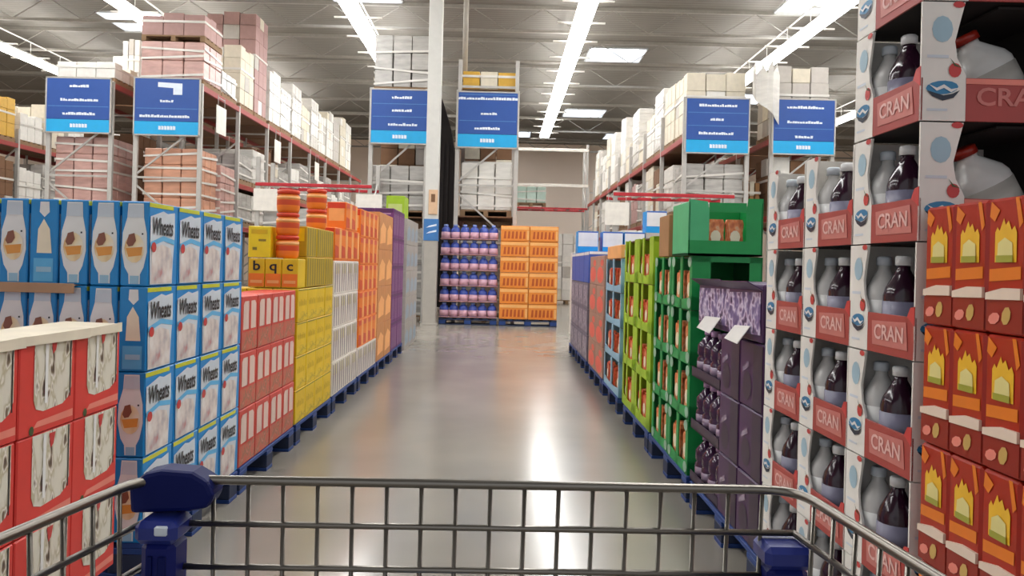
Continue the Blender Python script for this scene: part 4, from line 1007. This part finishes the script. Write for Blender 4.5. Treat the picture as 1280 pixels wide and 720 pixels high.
    for k in range(5):
        mb = MB(); mb.box(0, .42, 0, .5, 0, .30, 'white box', .005); ob = mb.build('white_carton', loc=(1.30, 14.6, .0+.305*k))
        mb = MB()
        for q in range(3): mb.slab([(.06, -.002, .07+.07*q), (.34, -.002, .07+.07*q), (.34, -.002, .09+.07*q), (.06, -.002, .09+.07*q)], (0, -1, 0), .001, 'carton light red')
        mb.build('front_print', ob); tag(ob, f'white carton with red lines right of the orange cartons, {layer_word(k, 5)}', 'carton', 'white cartons with red lines')
    # standpipe
    mb = MB(); mb.tube([(-.93, 17.9, 5.5), (-.93, 17.9, 8.6)], .06, 'pipe grey', 12); tag(mb.build('drain_pipe'), 'slim grey pipe above the sign right of the column', 'pipe')
warehouse()

# ------------------------------------------------------------------ shopping cart
def cart():
    root = tag(empty('shopping_cart', (0, .3, 0)), 'grey wire shopping cart with navy plastic corners in the foreground', 'cart')
    O = Vector((0, .3, 0))
    A, B = Vector((-.318, .722, 1.05)), Vector((.276, .736, 1.05))   # front corners at the rim
    LB, RB = Vector((-.43, .08, 1.05)), Vector((.335, .08, 1.05))    # rear ends of the rim
    zb = .66                                                          # basket floor
    sh = .86
    def low(p, z):
        t = (1.05-z)/(1.05-zb); c = Vector((-.03, .33, z)); return Vector((c.x+(p.x-c.x)*(1-.10*t), c.y+(p.y-c.y)*(1-.12*t), z))
    m = 'wire steel'
    def corner(p, q, r, rr=.035, n=6):
        d1 = (p-q).normalized(); d2 = (r-q).normalized(); a = q+d1*rr; b = q+d2*rr
        return [(a*(1-t)**2 + q*2*t*(1-t) + b*t*t) for t in [k/n for k in range(n+1)]]
    rim = [LB] + corner(LB, A, B) + corner(A, B, RB) + [RB]
    mb = MB(); mb.tube([p-O for p in rim], .0043, m, 12); mb.build('rim', root)
    def rows(P, Q, name, zs, rad):
        mb = MB()
        for z in zs: mb.tube([low(P, z)-O, low(Q, z)-O], rad, m, 8)
        return mb
    zs = [1.012, .975, .91, .84, .76, zb]
    def panel(P, Q, pitch, name):
        mb = rows(P, Q, name, zs, .003)
        n = round((Q-P).length/pitch)
        for k in range(1, n):
            a = P+(Q-P)*k/n; b = low(P, zb)+(low(Q, zb)-low(P, zb))*k/n
            mb.tube([a-O, b-O], .0021, m, 8)
        return mb.build(name, root)
    panel(A, B, .0312, 'front_grid'); panel(LB, A, .034, 'side_grid'); panel(RB, B, .034, 'side_grid')
    mb = MB(); n = 16
    for k in range(n+1):
        a = low(A, zb)+(low(B, zb)-low(A, zb))*k/n; b = low(LB, zb)+(low(RB, zb)-low(LB, zb))*k/n; mb.tube([a-O, b-O], .0026, m, 6)
    mb.build('floor_grid', root)
    # corner posts
    def post(P, dx, z1, w, name, mark=False):
        mb = MB()
        x, y = P.x+dx, P.y-.012
        mb.box(x-w/2-O.x, x+w/2-O.x, y-.02-O.y, y+.016-O.y, zb, z1-.018, 'navy plastic', .006)
        mb.box(x-w/2+.008-O.x, x-w/2+.012-O.x, y-.0225-O.y, y-.018-O.y, zb+.01, z1-.03, 'navy dark'); mb.box(x+.002-O.x, x+w/2-.006-O.x, y-.023-O.y, y-.018-O.y, zb+.01, z1-.03, 'navy dark', .001)
        o = mb.build(name, root)
        mb = MB(); mb.box(x-w/2-.004-O.x, x+w/2+.003-O.x, y-.024-O.y, y+.018-O.y, z1-.02, z1, 'navy cap', .005); 
        if mark: mb.box(x+.0-O.x, x+.011-O.x, y-.026-O.y, y-.02-O.y, z1-.011, z1-.003, 'pale grey ink', .001)
        mb.build('post_cap', o)
    post(A, .026, 1.022, .030, 'corner_post', True); post(B, -.016, 1.008, .036, 'corner_post')
    # bumper hood on the left front corner
    mb = MB(); hx0, hx1 = A.x-.006, A.x+.066; y = A.y
    prof = [(hx0, 1.022), (hx0-.002, 1.047), (hx0+.012, 1.058), (hx0+.026, 1.0615), (hx1-.018, 1.060), (hx1-.004, 1.052), (hx1+.002, 1.04), (hx1-.004, 1.028), (hx1-.02, 1.025)]
    mb.slab([(px_-O.x, y-.014-O.y, pz) for px_, pz in prof], (0, 1, 0), .03, 'navy dark'); o = mb.build('bumper_hood', root)
    md = o.modifiers.new('b', 'BEVEL'); md.width = .004; md.segments = 2
    # front label, lower frame, legs and wheels
    mb = MB(); c = (A+B)/2; q = low(c, .958); mb.box(q.x-.075-O.x, q.x+.0-O.x, q.y-.012-O.y, q.y-.006-O.y, .90, .962, 'column band blue', .003); mb.build('front_plate', root)
    mb = MB()
    for s in (-1, 1):
        x = -.03+s*.2; mb.tube([(x, .3-O.y+.28, .66), (x, .6-O.y, .22), (x, .1-O.y, .2), (x, .06-O.y, .66)], .012, m, 10)
    mb.tube([(-.23, .6-O.y, .22), (.17, .6-O.y, .22)], .012, m, 10); mb.build('under_frame', root)
    for s in (-1, 1):
        for yy in (.58, .12):
            mb = MB(); cx = -.03+s*.2; n = 20
            pr = [Vector((cx-.014, yy-O.y+.06*math.cos(2*PI*j/n), .06+.06*math.sin(2*PI*j/n))) for j in range(n)]
            mb.slab(pr, (1, 0, 0), .028, 'gap shade and tyre black'); mb.box(cx-.02, cx+.02, yy-O.y-.02, yy-O.y+.02, .10, .215, m, .004); mb.build('wheel', root)
cart()

# ------------------------------------------------------------------ camera, world, view
cd = bpy.data.cameras.new('camera'); cam = bpy.data.objects.new('camera', cd); COL.objects.link(cam)
cd.sensor_width = 36; cd.lens = 36*1000/1280; cd.clip_start = .02; cd.clip_end = 200
cd.shift_x = (640-627)/1280; cd.shift_y = -(360-332)/1280
cam.matrix_world = Matrix.Translation((0, 0, 1.25)) @ Matrix.Rotation(PI/2, 4, 'X') @ Matrix.Rotation(.0244, 4, 'Z')
SC.camera = cam
w = bpy.data.worlds.new('world'); SC.world = w; w.use_nodes = True
w.node_tree.nodes['Background'].inputs['Color'].default_value = (.95, .97, 1, 1)
w.node_tree.nodes['Background'].inputs['Strength'].default_value = .38
SC.view_settings.view_transform = 'Standard'; SC.view_settings.look = 'None'
SC.view_settings.exposure = 0.9; SC.view_settings.gamma = 1; SC.view_settings.use_curve_mapping = False
